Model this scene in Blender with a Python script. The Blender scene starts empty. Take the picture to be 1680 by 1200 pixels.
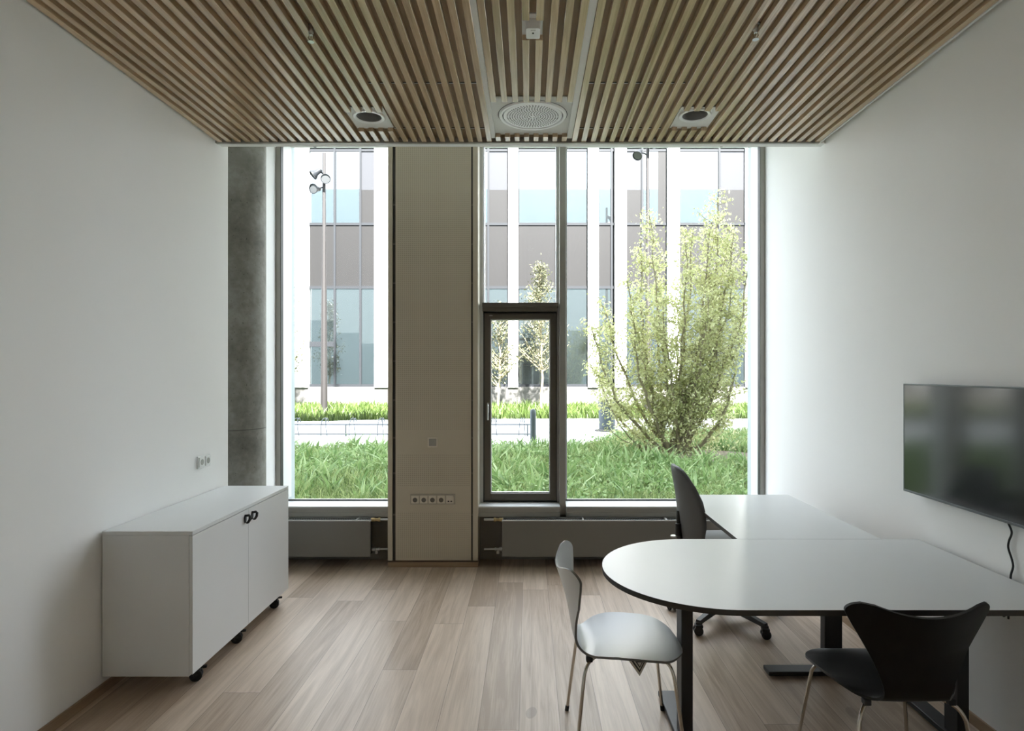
import bpy, bmesh, math, random
import numpy as np
from mathutils import Vector, Matrix

random.seed(7)
PI = math.pi
scene = bpy.context.scene
COL = scene.collection

# ------------------------------------------------------------------ camera, sky, sun, exposure
cam_d = bpy.data.cameras.new('camera')
cam = bpy.data.objects.new('camera', cam_d)
COL.objects.link(cam)
cam.location = (0.0, 0.0, 1.6)
cam.rotation_euler = (PI / 2, 0, 0)
cam_d.sensor_fit = 'HORIZONTAL'
cam_d.sensor_width = 36.0
cam_d.lens = 36.0 * 1000.0 / 1680.0
cam_d.shift_x = -27.0 / 1680.0
cam_d.shift_y = 10.0 / 1680.0
cam_d.clip_start = 0.05
cam_d.clip_end = 300
scene.camera = cam

world = bpy.data.worlds.new('sky')
scene.world = world
world.use_nodes = True
wn = world.node_tree
bgn = wn.nodes['Background']
bgn.inputs['Color'].default_value = (0.87, 0.94, 1.04, 1)
bgn.inputs['Strength'].default_value = 0.62

sun_d = bpy.data.lights.new('sun', 'SUN')
sun_d.energy = 8.0
sun_d.angle = math.radians(2.0)
sun_d.color = (1.0, 0.975, 0.955)
sun = bpy.data.objects.new('sun', sun_d)
COL.objects.link(sun)
# sun stands high behind this building, to the right
sun.rotation_euler = Vector((-0.20, 0.85, -0.95)).to_track_quat('-Z', 'Y').to_euler()

scene.view_settings.view_transform = 'Standard'
scene.view_settings.look = 'None'
scene.view_settings.exposure = 3.3
scene.view_settings.gamma = 1.0
scene.view_settings.use_curve_mapping = False
scene.cycles.max_bounces = 12
scene.cycles.diffuse_bounces = 10
scene.cycles.transparent_max_bounces = 24


def portal(x0, x1, z0, z1, y):
    d = bpy.data.lights.new('window_portal', 'AREA')
    d.shape = 'RECTANGLE'
    d.size = x1 - x0
    d.size_y = z1 - z0
    d.cycles.is_portal = True
    o = bpy.data.objects.new('window_portal', d)
    COL.objects.link(o)
    o.location = ((x0 + x1) / 2, y, (z0 + z1) / 2)
    o.rotation_euler = (-PI / 2, 0, 0)


portal(-2.1, -1.1, 0.5, 3.58, 5.43)
portal(-0.42, 1.97, 0.5, 3.58, 5.43)

# ------------------------------------------------------------------ node helpers and materials


class NT:
    def __init__(self, name):
        self.m = bpy.data.materials.new(name)
        self.m.use_nodes = True
        self.t = self.m.node_tree
        self.b = self.t.nodes['Principled BSDF']
        self.out = self.t.nodes['Material Output']

    def n(self, typ, **kw):
        nd = self.t.nodes.new(typ)
        for k, v in kw.items():
            setattr(nd, k, v)
        return nd

    def set(self, sock, v):
        if isinstance(v, bpy.types.NodeSocket):
            self.t.links.new(v, sock)
        elif isinstance(v, (tuple, list)) and len(v) == 3 and sock.type == 'RGBA':
            sock.default_value = (*v, 1)
        else:
            sock.default_value = v

    def math(self, op, a, b=0.0, c=0.0):
        nd = self.n('ShaderNodeMath', operation=op)
        self.set(nd.inputs[0], a)
        self.set(nd.inputs[1], b)
        self.set(nd.inputs[2], c)
        return nd.outputs[0]

    def obj(self):
        return self.n('ShaderNodeTexCoord').outputs['Object']

    def xyz(self, v):
        nd = self.n('ShaderNodeSeparateXYZ')
        self.set(nd.inputs[0], v)
        return nd.outputs

    def comb(self, x, y, z):
        nd = self.n('ShaderNodeCombineXYZ')
        for i, v in enumerate((x, y, z)):
            self.set(nd.inputs[i], v)
        return nd.outputs[0]

    def noise(self, vec, scale=5.0, detail=3.0, rough=0.5, dist=0.0):
        nd = self.n('ShaderNodeTexNoise')
        self.set(nd.inputs['Vector'], vec)
        nd.inputs['Scale'].default_value = scale
        nd.inputs['Detail'].default_value = detail
        nd.inputs['Roughness'].default_value = rough
        nd.inputs['Distortion'].default_value = dist
        return nd.outputs[0]

    def white(self, vec):
        nd = self.n('ShaderNodeTexWhiteNoise', noise_dimensions='3D')
        self.set(nd.inputs['Vector'], vec)
        return nd.outputs['Value']

    def ramp(self, fac, stops):
        nd = self.n('ShaderNodeValToRGB')
        self.set(nd.inputs[0], fac)
        el = nd.color_ramp.elements
        el[0].position, el[0].color = stops[0][0], (*stops[0][1], 1)
        el[1].position, el[1].color = stops[-1][0], (*stops[-1][1], 1)
        for p, c in stops[1:-1]:
            e = el.new(p)
            e.color = (*c, 1)
        return nd.outputs[0]

    def mix(self, fac, a, b, blend='MIX'):
        nd = self.n('ShaderNodeMix', data_type='RGBA', blend_type=blend)
        self.set(nd.inputs[0], fac)
        self.set(nd.inputs[6], a)
        self.set(nd.inputs[7], b)
        return nd.outputs[2]

    def bump(self, h, strength=0.2, dist=0.01):
        nd = self.n('ShaderNodeBump')
        nd.inputs['Strength'].default_value = strength
        nd.inputs['Distance'].default_value = dist
        self.set(nd.inputs['Height'], h)
        self.t.links.new(nd.outputs[0], self.b.inputs['Normal'])

    def fin(self, color=None, rough=0.5, metal=0.0, spec=0.5):
        if color is not None:
            self.set(self.b.inputs['Base Color'], color)
        self.set(self.b.inputs['Roughness'], rough)
        self.set(self.b.inputs['Metallic'], metal)
        self.b.inputs['Specular IOR Level'].default_value = spec
        return self.m


def plain(name, c, rough=0.5, metal=0.0, var=0.04, vs=6.0, spec=0.5):
    t = NT(name)
    f = t.noise(t.obj(), vs, 3.0)
    lo = tuple(x * (1 - var) for x in c)
    hi = tuple(min(1, x * (1 + var)) for x in c)
    return t.fin(t.mix(f, lo, hi), rough, metal, spec)


M = {}
M['plaster'] = plain('white_plaster', (0.87, 0.873, 0.862), 0.75, var=0.012, vs=1.5)
M['white_paint'] = plain('white_paint', (0.78, 0.78, 0.76), 0.5, var=0.01)
M['well'] = plain('socket_well_plastic', (0.13, 0.115, 0.095), 0.5)
M['white_plastic'] = plain('white_plastic', (0.78, 0.79, 0.79), 0.35, var=0.01)
M['grey_plastic'] = plain('taupe_plastic', (0.43, 0.385, 0.31), 0.35, var=0.01)
M['laminate'] = plain('white_laminate', (0.74, 0.755, 0.75), 0.42, var=0.01)
M['cab_white'] = plain('cabinet_white', (0.74, 0.75, 0.75), 0.4, var=0.01)
M['table_white'] = plain('table_linoleum', (0.60, 0.615, 0.61), 0.33, var=0.015)
M['black_edge'] = plain('dark_edge_band', (0.045, 0.040, 0.034), 0.5)
M['black_metal'] = plain('black_powder_coat', (0.018, 0.018, 0.019), 0.45)
M['black_plastic'] = plain('black_plastic', (0.02, 0.02, 0.021), 0.45)
M['rubber'] = plain('black_rubber', (0.012, 0.012, 0.012), 0.6)
M['chrome'] = plain('chrome', (0.62, 0.58, 0.52), 0.16, metal=1.0, var=0.01)
M['steel'] = plain('brushed_steel', (0.55, 0.55, 0.54), 0.3, metal=1.0)
M['brass'] = plain('brass', (0.55, 0.42, 0.22), 0.3, metal=1.0)
M['frame'] = plain('taupe_aluminium', (0.34, 0.33, 0.295), 0.42, metal=0.25, var=0.02)
M['frame_light'] = plain('aluminium_lit_tone', (0.62, 0.63, 0.62), 0.45, metal=0.1, var=0.02)  # paler copy of the frame metal, light on the faces put into colour
M['bronze'] = plain('bronze_aluminium', (0.115, 0.10, 0.082), 0.4, metal=0.2, var=0.03)
M['gasket'] = plain('black_gasket', (0.02, 0.024, 0.028), 0.5)
M['taupe_wall'] = plain('taupe_panel', (0.22, 0.205, 0.175), 0.6, var=0.02)
M['radiator'] = plain('radiator_enamel', (0.20, 0.19, 0.17), 0.38, metal=0.1, var=0.02)
M['pilaster'] = plain('pilaster_sheet', (0.55, 0.49, 0.38), 0.45, var=0.02)
M['chair_white'] = plain('white_lacquer', (0.62, 0.645, 0.66), 0.3, var=0.01)
M['chair_edge'] = plain('grey_ply_edge', (0.17, 0.165, 0.155), 0.5, var=0.05)
M['chair_black'] = plain('black_lacquer', (0.006, 0.006, 0.0065), 0.38, var=0.02, spec=0.35)
M['chair_black_edge'] = plain('black_ply_edge', (0.02, 0.019, 0.018), 0.4)
M['upholstery'] = plain('charcoal_fabric', (0.125, 0.128, 0.130), 0.6, var=0.08, vs=300)
M['tv_frame'] = plain('graphite_bezel', (0.09, 0.10, 0.105), 0.35, metal=0.3)
M['fitting_white'] = plain('fitting_white', (0.90, 0.91, 0.91), 0.3, var=0.01)
M['plate_light'] = plain('socket_insert_plastic', (0.66, 0.60, 0.50), 0.35, var=0.01)
M['plate_grey'] = plain('recess_plate', (0.70, 0.70, 0.68), 0.55)
M['lens'] = plain('grey_lens', (0.32, 0.32, 0.31), 0.3)
M['dark_hole'] = plain('dark_cavity', (0.03, 0.03, 0.03), 0.8)
M['galv'] = plain('galvanised_steel', (0.10, 0.115, 0.13), 0.45, metal=0.3, var=0.1)
M['fin_white'] = plain('white_fin_panel', (0.86, 0.86, 0.85), 0.6, var=0.02)
M['concrete_light'] = plain('pale_concrete', (0.105, 0.10, 0.094), 0.85, var=0.08, vs=1.2)
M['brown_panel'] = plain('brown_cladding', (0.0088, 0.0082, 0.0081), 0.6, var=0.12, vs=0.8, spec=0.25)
M['ext_frame'] = plain('slate_mullion', (0.012, 0.0135, 0.016), 0.6, var=0.05, spec=0.25)
M['ext_wall'] = plain('own_facade', (0.36, 0.41, 0.415), 0.6, var=0.05)
M['bark'] = plain('olive_bark', (0.25, 0.21, 0.13), 0.85, var=0.3, vs=20)
M['mast'] = plain('pale_mast', (0.017, 0.0145, 0.0135), 0.5, metal=0.1, var=0.04)
M['lamp_shell'] = plain('lamp_shell', (0.009, 0.0105, 0.0125), 0.55, var=0.1, spec=0.25)
M['lamp_glass'] = plain('lamp_glass', (0.05, 0.052, 0.053), 0.2)
M['bin'] = plain('slate_bin', (0.06, 0.078, 0.092), 0.5, var=0.1)
M['tag_paper'] = plain('tag_paper', (0.72, 0.69, 0.62), 0.7)

# window glass: clear with a faint mirror
t = NT('clear_glass')
tr = t.n('ShaderNodeBsdfTransparent')
tr.inputs[0].default_value = (0.955, 0.975, 0.97, 1)
gl = t.n('ShaderNodeBsdfGlossy')
gl.inputs['Roughness'].default_value = 0.0
fr = t.n('ShaderNodeFresnel')
fr.inputs[0].default_value = 1.35
mx = t.n('ShaderNodeMixShader')
t.t.links.new(fr.outputs[0], mx.inputs[0])
t.t.links.new(tr.outputs[0], mx.inputs[1])
t.t.links.new(gl.outputs[0], mx.inputs[2])
t.t.links.new(mx.outputs[0], t.out.inputs[0])
M['glass'] = t.m

# coated facade glazing: dark room behind, mirror coat
def facade_glass(name, body, refl):
    t = NT(name)
    t.fin(body, 0.3)
    gl = t.n('ShaderNodeBsdfGlossy')
    gl.inputs['Roughness'].default_value = 0.02
    gl.inputs['Color'].default_value = (0.86, 0.95, 0.97, 1)
    mx = t.n('ShaderNodeMixShader')
    mx.inputs[0].default_value = refl
    t.t.links.new(t.b.outputs[0], mx.inputs[1])
    t.t.links.new(gl.outputs[0], mx.inputs[2])
    t.t.links.new(mx.outputs[0], t.out.inputs[0])
    return t.m


M['fglass'] = facade_glass('facade_glass', (0.010, 0.014, 0.016), 0.36)
M['fglass_paler'] = facade_glass('facade_glass_paler', (0.016, 0.0195, 0.0205), 0.2)  # paler body colour for the upper part of the lower windows
M['blind'] = plain('lavender_blind', (0.027, 0.028, 0.032), 0.6, spec=0.25)
M['fglass_low'] = facade_glass('facade_glass_lower', (0.006, 0.009, 0.010), 0.17)

# tv screen
t = NT('tv_screen')
M['screen'] = t.fin((0.008, 0.010, 0.010), 0.13, 0.0, 0.8)


def oak(name, lo, hi, along, plank=None, tintamt=0.25, rough=0.45, spec=0.5):
    """wood: grain runs along axis `along` (0 x, 1 y)."""
    t = NT(name)
    o = t.xyz(t.obj())
    a, c = (o[1], o[0]) if along == 1 else (o[0], o[1])
    z = o[2]
    gap = None
    if plank:
        pw, pl, off = plank
        u = t.math('DIVIDE', t.math('ADD', c, off), pw)
        i = t.math('FLOOR', u)
        fu = t.math('FRACT', u)
        r = t.white(t.comb(i, 3.7, 1.3))
        v = t.math('ADD', t.math('DIVIDE', a, pl), t.math('MULTIPLY', r, 7.0))
        j = t.math('FLOOR', v)
        fv = t.math('FRACT', v)
        tint = t.white(t.comb(i, j, 0.5))
        shift = t.math('MULTIPLY', tint, 37.0)
        e1 = t.math('LESS_THAN', fu, 0.012)
        e2 = t.math('LESS_THAN', fv, 0.0018)
        gap = t.math('MAXIMUM', e1, e2)
    else:
        i = t.math('FLOOR', t.math('DIVIDE', c, 0.0629))
        tint = t.white(t.comb(i, 2.0, 0.5))
        shift = t.math('MULTIPLY', tint, 23.0)
    g1 = t.noise(t.comb(t.math('MULTIPLY', c, 14.0), t.math('ADD', t.math('MULTIPLY', a, 0.9), shift), t.math('ADD', shift, t.math('MULTIPLY', z, 14.0))), 1.0, 4.0, 0.55, 1.6)
    g2 = t.noise(t.comb(t.math('MULTIPLY', c, 160.0), t.math('MULTIPLY', a, 4.0), t.math('ADD', shift, t.math('MULTIPLY', z, 160.0))), 1.0, 2.0, 0.6)
    g1 = t.math('MULTIPLY_ADD', t.math('SUBTRACT', g1, 0.5), 1.6, 0.5)
    f = t.math('ADD', t.math('MULTIPLY', g1, 0.6), t.math('MULTIPLY', g2, 0.4))
    f = t.math('ADD', f, t.math('MULTIPLY', t.math('SUBTRACT', tint, 0.5), tintamt))
    colr = t.ramp(f, [(0.22, lo), (0.78, hi)])
    if gap is not None:
        colr = t.mix(t.math('MULTIPLY', gap, 0.65), colr, tuple(x * 0.25 for x in lo))
        kn = t.noise(t.comb(t.math('ADD', t.math('MULTIPLY', c, 5.0), shift), t.math('MULTIPLY', a, 2.2), 0.0), 1.0, 1.0)
        kf = t.math('GREATER_THAN', kn, 0.80)
        colr = t.mix(t.math('MULTIPLY', kf, 0.35), colr, tuple(x * 0.4 for x in lo))
    t.bump(f, 0.06, 0.004)
    return t.fin(colr, rough, 0.0, spec)


M['floor'] = oak('whitewashed_oak_floor', (0.375, 0.28, 0.20), (0.65, 0.525, 0.415), 1, (0.185, 1.9, 0.043), 0.5, 0.42)
M['slat'] = oak('oak_slat', (0.39, 0.265, 0.15), (0.71, 0.535, 0.35), 1, None, 0.3, 0.27, 0.75)
M['slat'].node_tree.nodes['Principled BSDF'].inputs['Coat Weight'].default_value = 0.6
M['slat'].node_tree.nodes['Principled BSDF'].inputs['Coat Roughness'].default_value = 0.22
M['slat_back'] = oak('oak_backing', (0.27, 0.195, 0.125), (0.42, 0.315, 0.21), 1, None, 0.05, 0.6)
M['oak_base'] = oak('oak_baseboard', (0.24, 0.155, 0.09), (0.38, 0.27, 0.17), 1, None, 0.1, 0.5)
M['oak_base_x'] = oak('oak_plinth', (0.24, 0.155, 0.09), (0.38, 0.27, 0.17), 0, None, 0.1, 0.5)

# cast concrete
t = NT('cast_concrete')
o = t.obj()
x = t.xyz(o)
n1 = t.noise(o, 3.0, 5.0, 0.6)
n2 = t.noise(o, 22.0, 4.0, 0.6)
f = t.math('ADD', t.math('MULTIPLY', n1, 0.7), t.math('MULTIPLY', n2, 0.3))
c = t.ramp(f, [(0.32, (0.14, 0.137, 0.117)), (0.5, (0.235, 0.231, 0.205)), (0.68, (0.35, 0.35, 0.325))])
seam = t.math('LESS_THAN', t.math('ABSOLUTE', t.math('SUBTRACT', x[2], 1.16)), 0.004)
c = t.mix(t.math('MULTIPLY', seam, 0.5), c, (0.05, 0.05, 0.045))
por = t.math('GREATER_THAN', t.noise(o, 60.0, 1.0), 0.73)
c = t.mix(t.math('MULTIPLY', por, 0.6), c, (0.06, 0.058, 0.05))
t.bump(f, 0.3, 0.01)
M['concrete'] = t.fin(c, 0.8)

# perforated sheet on the pilaster: a fine grid of holes with two solid bands
t = NT('perforated_sheet')
o = t.xyz(t.obj())
fx = t.math('SUBTRACT', t.math('FRACT', t.math('DIVIDE', o[0], 0.0165)), 0.5)
fz = t.math('SUBTRACT', t.math('FRACT', t.math('DIVIDE', o[2], 0.0165)), 0.5)
d2 = t.math('ADD', t.math('MULTIPLY', fx, fx), t.math('MULTIPLY', fz, fz))
hole = t.math('LESS_THAN', d2, 0.075)
c = t.mix(t.math('MULTIPLY', hole, 0.30), (0.55, 0.49, 0.38), (0.09, 0.08, 0.055))
M['perforated'] = t.fin(c, 0.5)

# ground, paving, soil
t = NT('soil')
o = t.obj()
f = t.noise(o, 5.0, 6.0, 0.65)
M['soil'] = t.fin(t.ramp(f, [(0.3, (0.035, 0.05, 0.016)), (0.5, (0.06, 0.085, 0.025)), (0.7, (0.10, 0.085, 0.05))]), 0.95)
t = NT('bare_mulch')
o = t.obj()
f = t.noise(o, 24.0, 5.0, 0.7)
M['mulch'] = t.fin(t.ramp(f, [(0.3, (0.06, 0.045, 0.03)), (0.7, (0.26, 0.21, 0.15))]), 0.95)
t = NT('pale_paving')
o = t.xyz(t.obj())
ju = t.math('LESS_THAN', t.math('FRACT', t.math('DIVIDE', o[0], 1.2)), 0.01)
jv = t.math('LESS_THAN', t.math('FRACT', t.math('DIVIDE', o[1], 0.6)), 0.02)
j = t.math('MAXIMUM', ju, jv)
c = t.mix(t.math('MULTIPLY', j, 0.4), t.mix(t.noise(t.obj(), 3.0, 4.0), (0.55, 0.55, 0.53), (0.66, 0.65, 0.63)), (0.3, 0.3, 0.29))
M['paving'] = t.fin(c, 0.85)


def leafy(name, lo, mid, hi, trans=0.35):
    t = NT(name)
    r = t.n('ShaderNodeNewGeometry').outputs['Random Per Island']
    c = t.ramp(r, [(0.0, lo), (0.5, mid), (1.0, hi)])
    t.fin(c, 0.5, 0.0, 0.3)
    tl = t.n('ShaderNodeBsdfTranslucent')
    t.t.links.new(c, tl.inputs[0])
    mx = t.n('ShaderNodeMixShader')
    mx.inputs[0].default_value = trans
    t.t.links.new(t.b.outputs[0], mx.inputs[1])
    t.t.links.new(tl.outputs[0], mx.inputs[2])
    t.t.links.new(mx.outputs[0], t.out.inputs[0])
    return t.m


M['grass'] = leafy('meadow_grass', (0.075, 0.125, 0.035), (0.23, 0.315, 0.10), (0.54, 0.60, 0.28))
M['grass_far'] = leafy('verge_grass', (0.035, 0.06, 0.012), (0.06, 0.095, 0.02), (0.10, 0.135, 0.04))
M['weed'] = leafy('broad_leaf', (0.13, 0.22, 0.075), (0.24, 0.36, 0.13), (0.42, 0.52, 0.26))
M['leaf'] = leafy('spring_leaf', (0.34, 0.36, 0.15), (0.58, 0.59, 0.30), (0.80, 0.79, 0.50), 0.45)
M['leaf_pale'] = leafy('pale_leaf', (0.055, 0.06, 0.03), (0.09, 0.095, 0.05), (0.14, 0.14, 0.095), 0.4)

# ------------------------------------------------------------------ mesh builder
OFF = {}


class MB:
    def __init__(self):
        self.bm = bmesh.new()

    def _merge(self, tmp):
        me = bpy.data.meshes.new('tmp')
        tmp.to_mesh(me)
        tmp.free()
        self.bm.from_mesh(me)
        bpy.data.meshes.remove(me)

    def box(self, x0, x1, y0, y1, z0, z1, bev=0.0, mat=0, seg=2, rot=None):
        tmp = bmesh.new()
        bmesh.ops.create_cube(tmp, size=1.0)
        for v in tmp.verts:
            v.co = Vector(((x0 + x1) / 2 + v.co.x * (x1 - x0), (y0 + y1) / 2 + v.co.y * (y1 - y0), (z0 + z1) / 2 + v.co.z * (z1 - z0)))
        if bev > 0:
            bmesh.ops.bevel(tmp, geom=tmp.edges[:], offset=bev, segments=seg, affect='EDGES', profile=0.6)
        for f in tmp.faces:
            f.material_index = mat
        if rot is not None:
            for v in tmp.verts:
                v.co = rot @ v.co
        self._merge(tmp)
        return self

    def prism(self, poly, z0, z1, bev=0.0, mats=(0, 0, 0)):
        """poly in xy; mats = (top, side, bottom)"""
        tmp = bmesh.new()
        lo = [tmp.verts.new((p[0], p[1], z0)) for p in poly]
        hi = [tmp.verts.new((p[0], p[1], z1)) for p in poly]
        fb = tmp.faces.new(list(reversed(lo)))
        ft = tmp.faces.new(hi)
        fb.material_index = mats[2]
        ft.material_index = mats[0]
        n = len(poly)
        for i in range(n):
            f = tmp.faces.new((lo[i], lo[(i + 1) % n], hi[(i + 1) % n], hi[i]))
            f.material_index = mats[1]
        if bev > 0:
            ed = [e for e in tmp.edges if all(abs(v.co.z - z1) < 1e-6 for v in e.verts)]
            bmesh.ops.bevel(tmp, geom=ed, offset=bev, segments=2, affect='EDGES')
        self._merge(tmp)
        return self

    def tube(self, pts, r, seg=10, mat=0, caps=True, closed=False):
        pts = [Vector(p) for p in pts]
        n = len(pts)
        rr = r if isinstance(r, (list, tuple)) else [r] * n
        tang = []
        for i in range(n):
            if closed:
                d = pts[(i + 1) % n] - pts[i - 1]
            else:
                d = pts[min(i + 1, n - 1)] - pts[max(i - 1, 0)]
            tang.append(d.normalized() if d.length > 1e-9 else Vector((0, 0, 1)))
        up = Vector((0, 0, 1)) if abs(tang[0].z) < 0.9 else Vector((1, 0, 0))
        nrm = tang[0].cross(up).normalized()
        rings = []
        for i in range(n):
            nrm = (nrm - tang[i] * nrm.dot(tang[i]))
            if nrm.length < 1e-6:
                nrm = tang[i].orthogonal()
            nrm.normalize()
            bi = tang[i].cross(nrm)
            rings.append([self.bm.verts.new(pts[i] + (nrm * math.cos(2 * PI * k / seg) + bi * math.sin(2 * PI * k / seg)) * rr[i]) for k in range(seg)])
        last = n if closed else n - 1
        for i in range(last):
            a, b = rings[i], rings[(i + 1) % n]
            for k in range(seg):
                f = self.bm.faces.new((a[k], a[(k + 1) % seg], b[(k + 1) % seg], b[k]))
                f.material_index = mat
        if caps and not closed:
            f = self.bm.faces.new(list(reversed(rings[0])))
            f.material_index = mat
            f = self.bm.faces.new(rings[-1])
            f.material_index = mat
        return self

    def lathe(self, prof, c=(0, 0, 0), seg=32, mat=0, axis=None):
        """prof: list of (radius, height) revolved about z, or about `axis` through c"""
        c = Vector(c)
        q = Vector((0, 0, 1)).rotation_difference(Vector(axis).normalized()) if axis is not None else None
        rings = []
        for r, h in prof:
            if r < 1e-6:
                p = Vector((0, 0, h))
                rings.append([self.bm.verts.new(c + (q @ p if q else p))])
            else:
                ring = []
                for k in range(seg):
                    p = Vector((r * math.cos(2 * PI * k / seg), r * math.sin(2 * PI * k / seg), h))
                    ring.append(self.bm.verts.new(c + (q @ p if q else p)))
                rings.append(ring)
        for a, b in zip(rings[:-1], rings[1:]):
            for k in range(seg):
                k2 = (k + 1) % seg
                if len(a) == 1 and len(b) == 1:
                    continue
                if len(a) == 1:
                    f = self.bm.faces.new((a[0], b[k], b[k2]))
                elif len(b) == 1:
                    f = self.bm.faces.new((a[k], a[k2], b[0]))
                else:
                    f = self.bm.faces.new((a[k], a[k2], b[k2], b[k]))
                f.material_index = mat
        return self

    def build(self, name, mats, parent=None, smooth=None, local=False, recalc=True):
        if not isinstance(mats, (list, tuple)):
            mats = [mats]
        if recalc:
            bmesh.ops.recalc_face_normals(self.bm, faces=self.bm.faces[:])
        if parent is not None and not local:
            off = OFF.get(parent.name, Vector((0, 0, 0)))
            for v in self.bm.verts:
                v.co -= off
        me = bpy.data.meshes.new(name)
        self.bm.to_mesh(me)
        self.bm.free()
        for m in mats:
            me.materials.append(m)
        if smooth:
            for p in me.polygons:
                p.use_smooth = True
            me.set_sharp_from_angle(angle=math.radians(smooth))
        o = bpy.data.objects.new(name, me)
        COL.objects.link(o)
        if parent is not None:
            o.parent = parent
            OFF[o.name] = OFF.get(parent.name, Vector((0, 0, 0)))
        return o


def tag(o, label=None, cat=None, group=None, kind=None):
    if label:
        o['label'] = label
    if cat:
        o['category'] = cat
    if group:
        o['group'] = group
    if kind:
        o['kind'] = kind
    return o


def thing(name, label, cat, loc=(0, 0, 0), rotz=0.0, group=None, kind=None):
    o = bpy.data.objects.new(name, None)
    o.empty_display_size = 0.1
    COL.objects.link(o)
    o.location = loc
    o.rotation_euler = (0, 0, rotz)
    OFF[o.name] = Vector(loc)
    return tag(o, label, cat, group, kind)


def copy_tree(o, parent=None):
    c = o.copy()
    COL.objects.link(c)
    if parent is not None:
        c.parent = parent
    for ch in list(o.children):
        copy_tree(ch, c)
    return c


def arc(cx, cy, r, a0, a1, n):
    return [(cx + r * math.cos(a0 + (a1 - a0) * i / n), cy + r * math.sin(a0 + (a1 - a0) * i / n)) for i in range(n + 1)]


def bez(p0, p1, p2, p3, n=12):
    p0, p1, p2, p3 = map(Vector, (p0, p1, p2, p3))
    out = []
    for i in range(n + 1):
        t = i / n
        out.append(p0 * (1 - t) ** 3 + p1 * 3 * t * (1 - t) ** 2 + p2 * 3 * t * t * (1 - t) + p3 * t ** 3)
    return out


# ------------------------------------------------------------------ room shell
XL, XR = -2.12, 2.02
YB = -1.3
ZC = 3.155          # underside of the slats
tag(MB().box(-2.8, 2.2, YB - 0.15, 5.42, -0.12, 0.0).build('floor', M['floor']),
    'whitewashed oak plank floor running towards the windows', 'floor', kind='structure')
w = MB()
w.box(XL - 0.15, XL, YB, 4.30, 0, 3.75)
w.box(-2.75, XL - 0.15, 4.15, 4.30, 0, 3.75)
w.box(-2.75, -2.62, 4.30, 5.45, 0, 3.75)
w.box(-2.62, -2.158, 5.0, 5.45, 0, 3.75)
tag(w.build('wall_left', M['plaster']), 'white plaster wall behind the low white cabinet', 'wall', kind='structure')
tag(MB().box(XR, XR + 0.15, YB, 5.45, 0, 3.75).build('wall_right', M['plaster']),
    'white plaster wall that carries the television', 'wall', kind='structure')
tag(MB().box(XL - 0.15, XR + 0.15, YB - 0.15, YB, 0, 3.75).build('wall_back', M['plaster']),
    'white plaster wall behind the camera position', 'wall', kind='structure')
w = MB()
w.box(-2.62, 2.17, 5.19, 5.45, -0.12, 0.40)
tag(w.build('wall_front', M['taupe_wall']), 'dark taupe wall strip behind the radiators under the windows', 'wall', kind='structure')
w = MB()
w.box(-32, 32, 5.45, 5.62, 3.70, 14.3)
w.box(-32, -2.155, 5.45, 5.62, -0.1, 3.70)
w.box(2.02, 32, 5.45, 5.62, -0.1, 3.70)
tag(w.build('wall_outside', M['ext_wall']), 'pale outer face of this building above and beside the windows', 'wall', kind='structure')

tag(MB().box(XL, XL + 0.012, YB, 4.30, 0, 0.05, 0.002).build('baseboard_left', M['oak_base']),
    'low oak baseboard along the wall behind the cabinet', 'baseboard', kind='structure')
tag(MB().box(XR - 0.012, XR, YB, 5.19, 0, 0.05, 0.002).build('baseboard_right', M['oak_base']),
    'low oak baseboard along the wall under the television', 'baseboard', kind='structure')
tag(MB().box(-1.150, -0.413, 4.978, 5.18, 0, 0.042).build('baseboard_front', M['oak_base_x']),
    'oak plinth strip under the taupe pilaster', 'baseboard', kind='structure')

# concrete column in the corner
colm = MB().lathe([(0, 0), (0.25, 0), (0.25, 3.75), (0, 3.75)], (-2.315, 4.75, 0), 64)
tag(colm.build('concrete_pillar', M['concrete'], smooth=40), 'round grey bare concrete pillar in the corner past the cabinet', 'pillar', kind='structure')

# ---- ceiling with slats
ceil = MB()
HY0, HY1 = 3.635, 3.955
HX = ((-1.108, -0.872), (0.915, 1.155))
ceil.box(XL, XR, YB, HY0, ZC + 0.031, ZC + 0.06)
ceil.box(XL, XR, HY1, 4.15, ZC + 0.031, ZC + 0.06)
for xa, xb in ((XL, HX[0][0]), (HX[0][1], HX[1][0]), (HX[1][1], XR)):
    ceil.box(xa, xb, HY0, HY1, ZC + 0.031, ZC + 0.06)
ceil = tag(ceil.build('ceiling', M['slat_back']), 'lowered ceiling of oak slats on oak backing boards', 'ceiling', kind='structure')


def slat_run(xs, wd, y1, cuts):
    b = MB()
    for k, x0 in enumerate(xs):
        segs = [(YB, y1)]
        for ks, c0, c1 in cuts:
            if k in ks:
                new = []
                for a, e in segs:
                    if c0 > a and c1 < e:
                        new += [(a, c0), (c1, e)]
                    else:
                        new.append((a, e))
                segs = new
        for a, e in segs:
            b.box(x0, x0 + wd, a, e, ZC, ZC + 0.031, 0.0015, seg=1)
    return b


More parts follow.
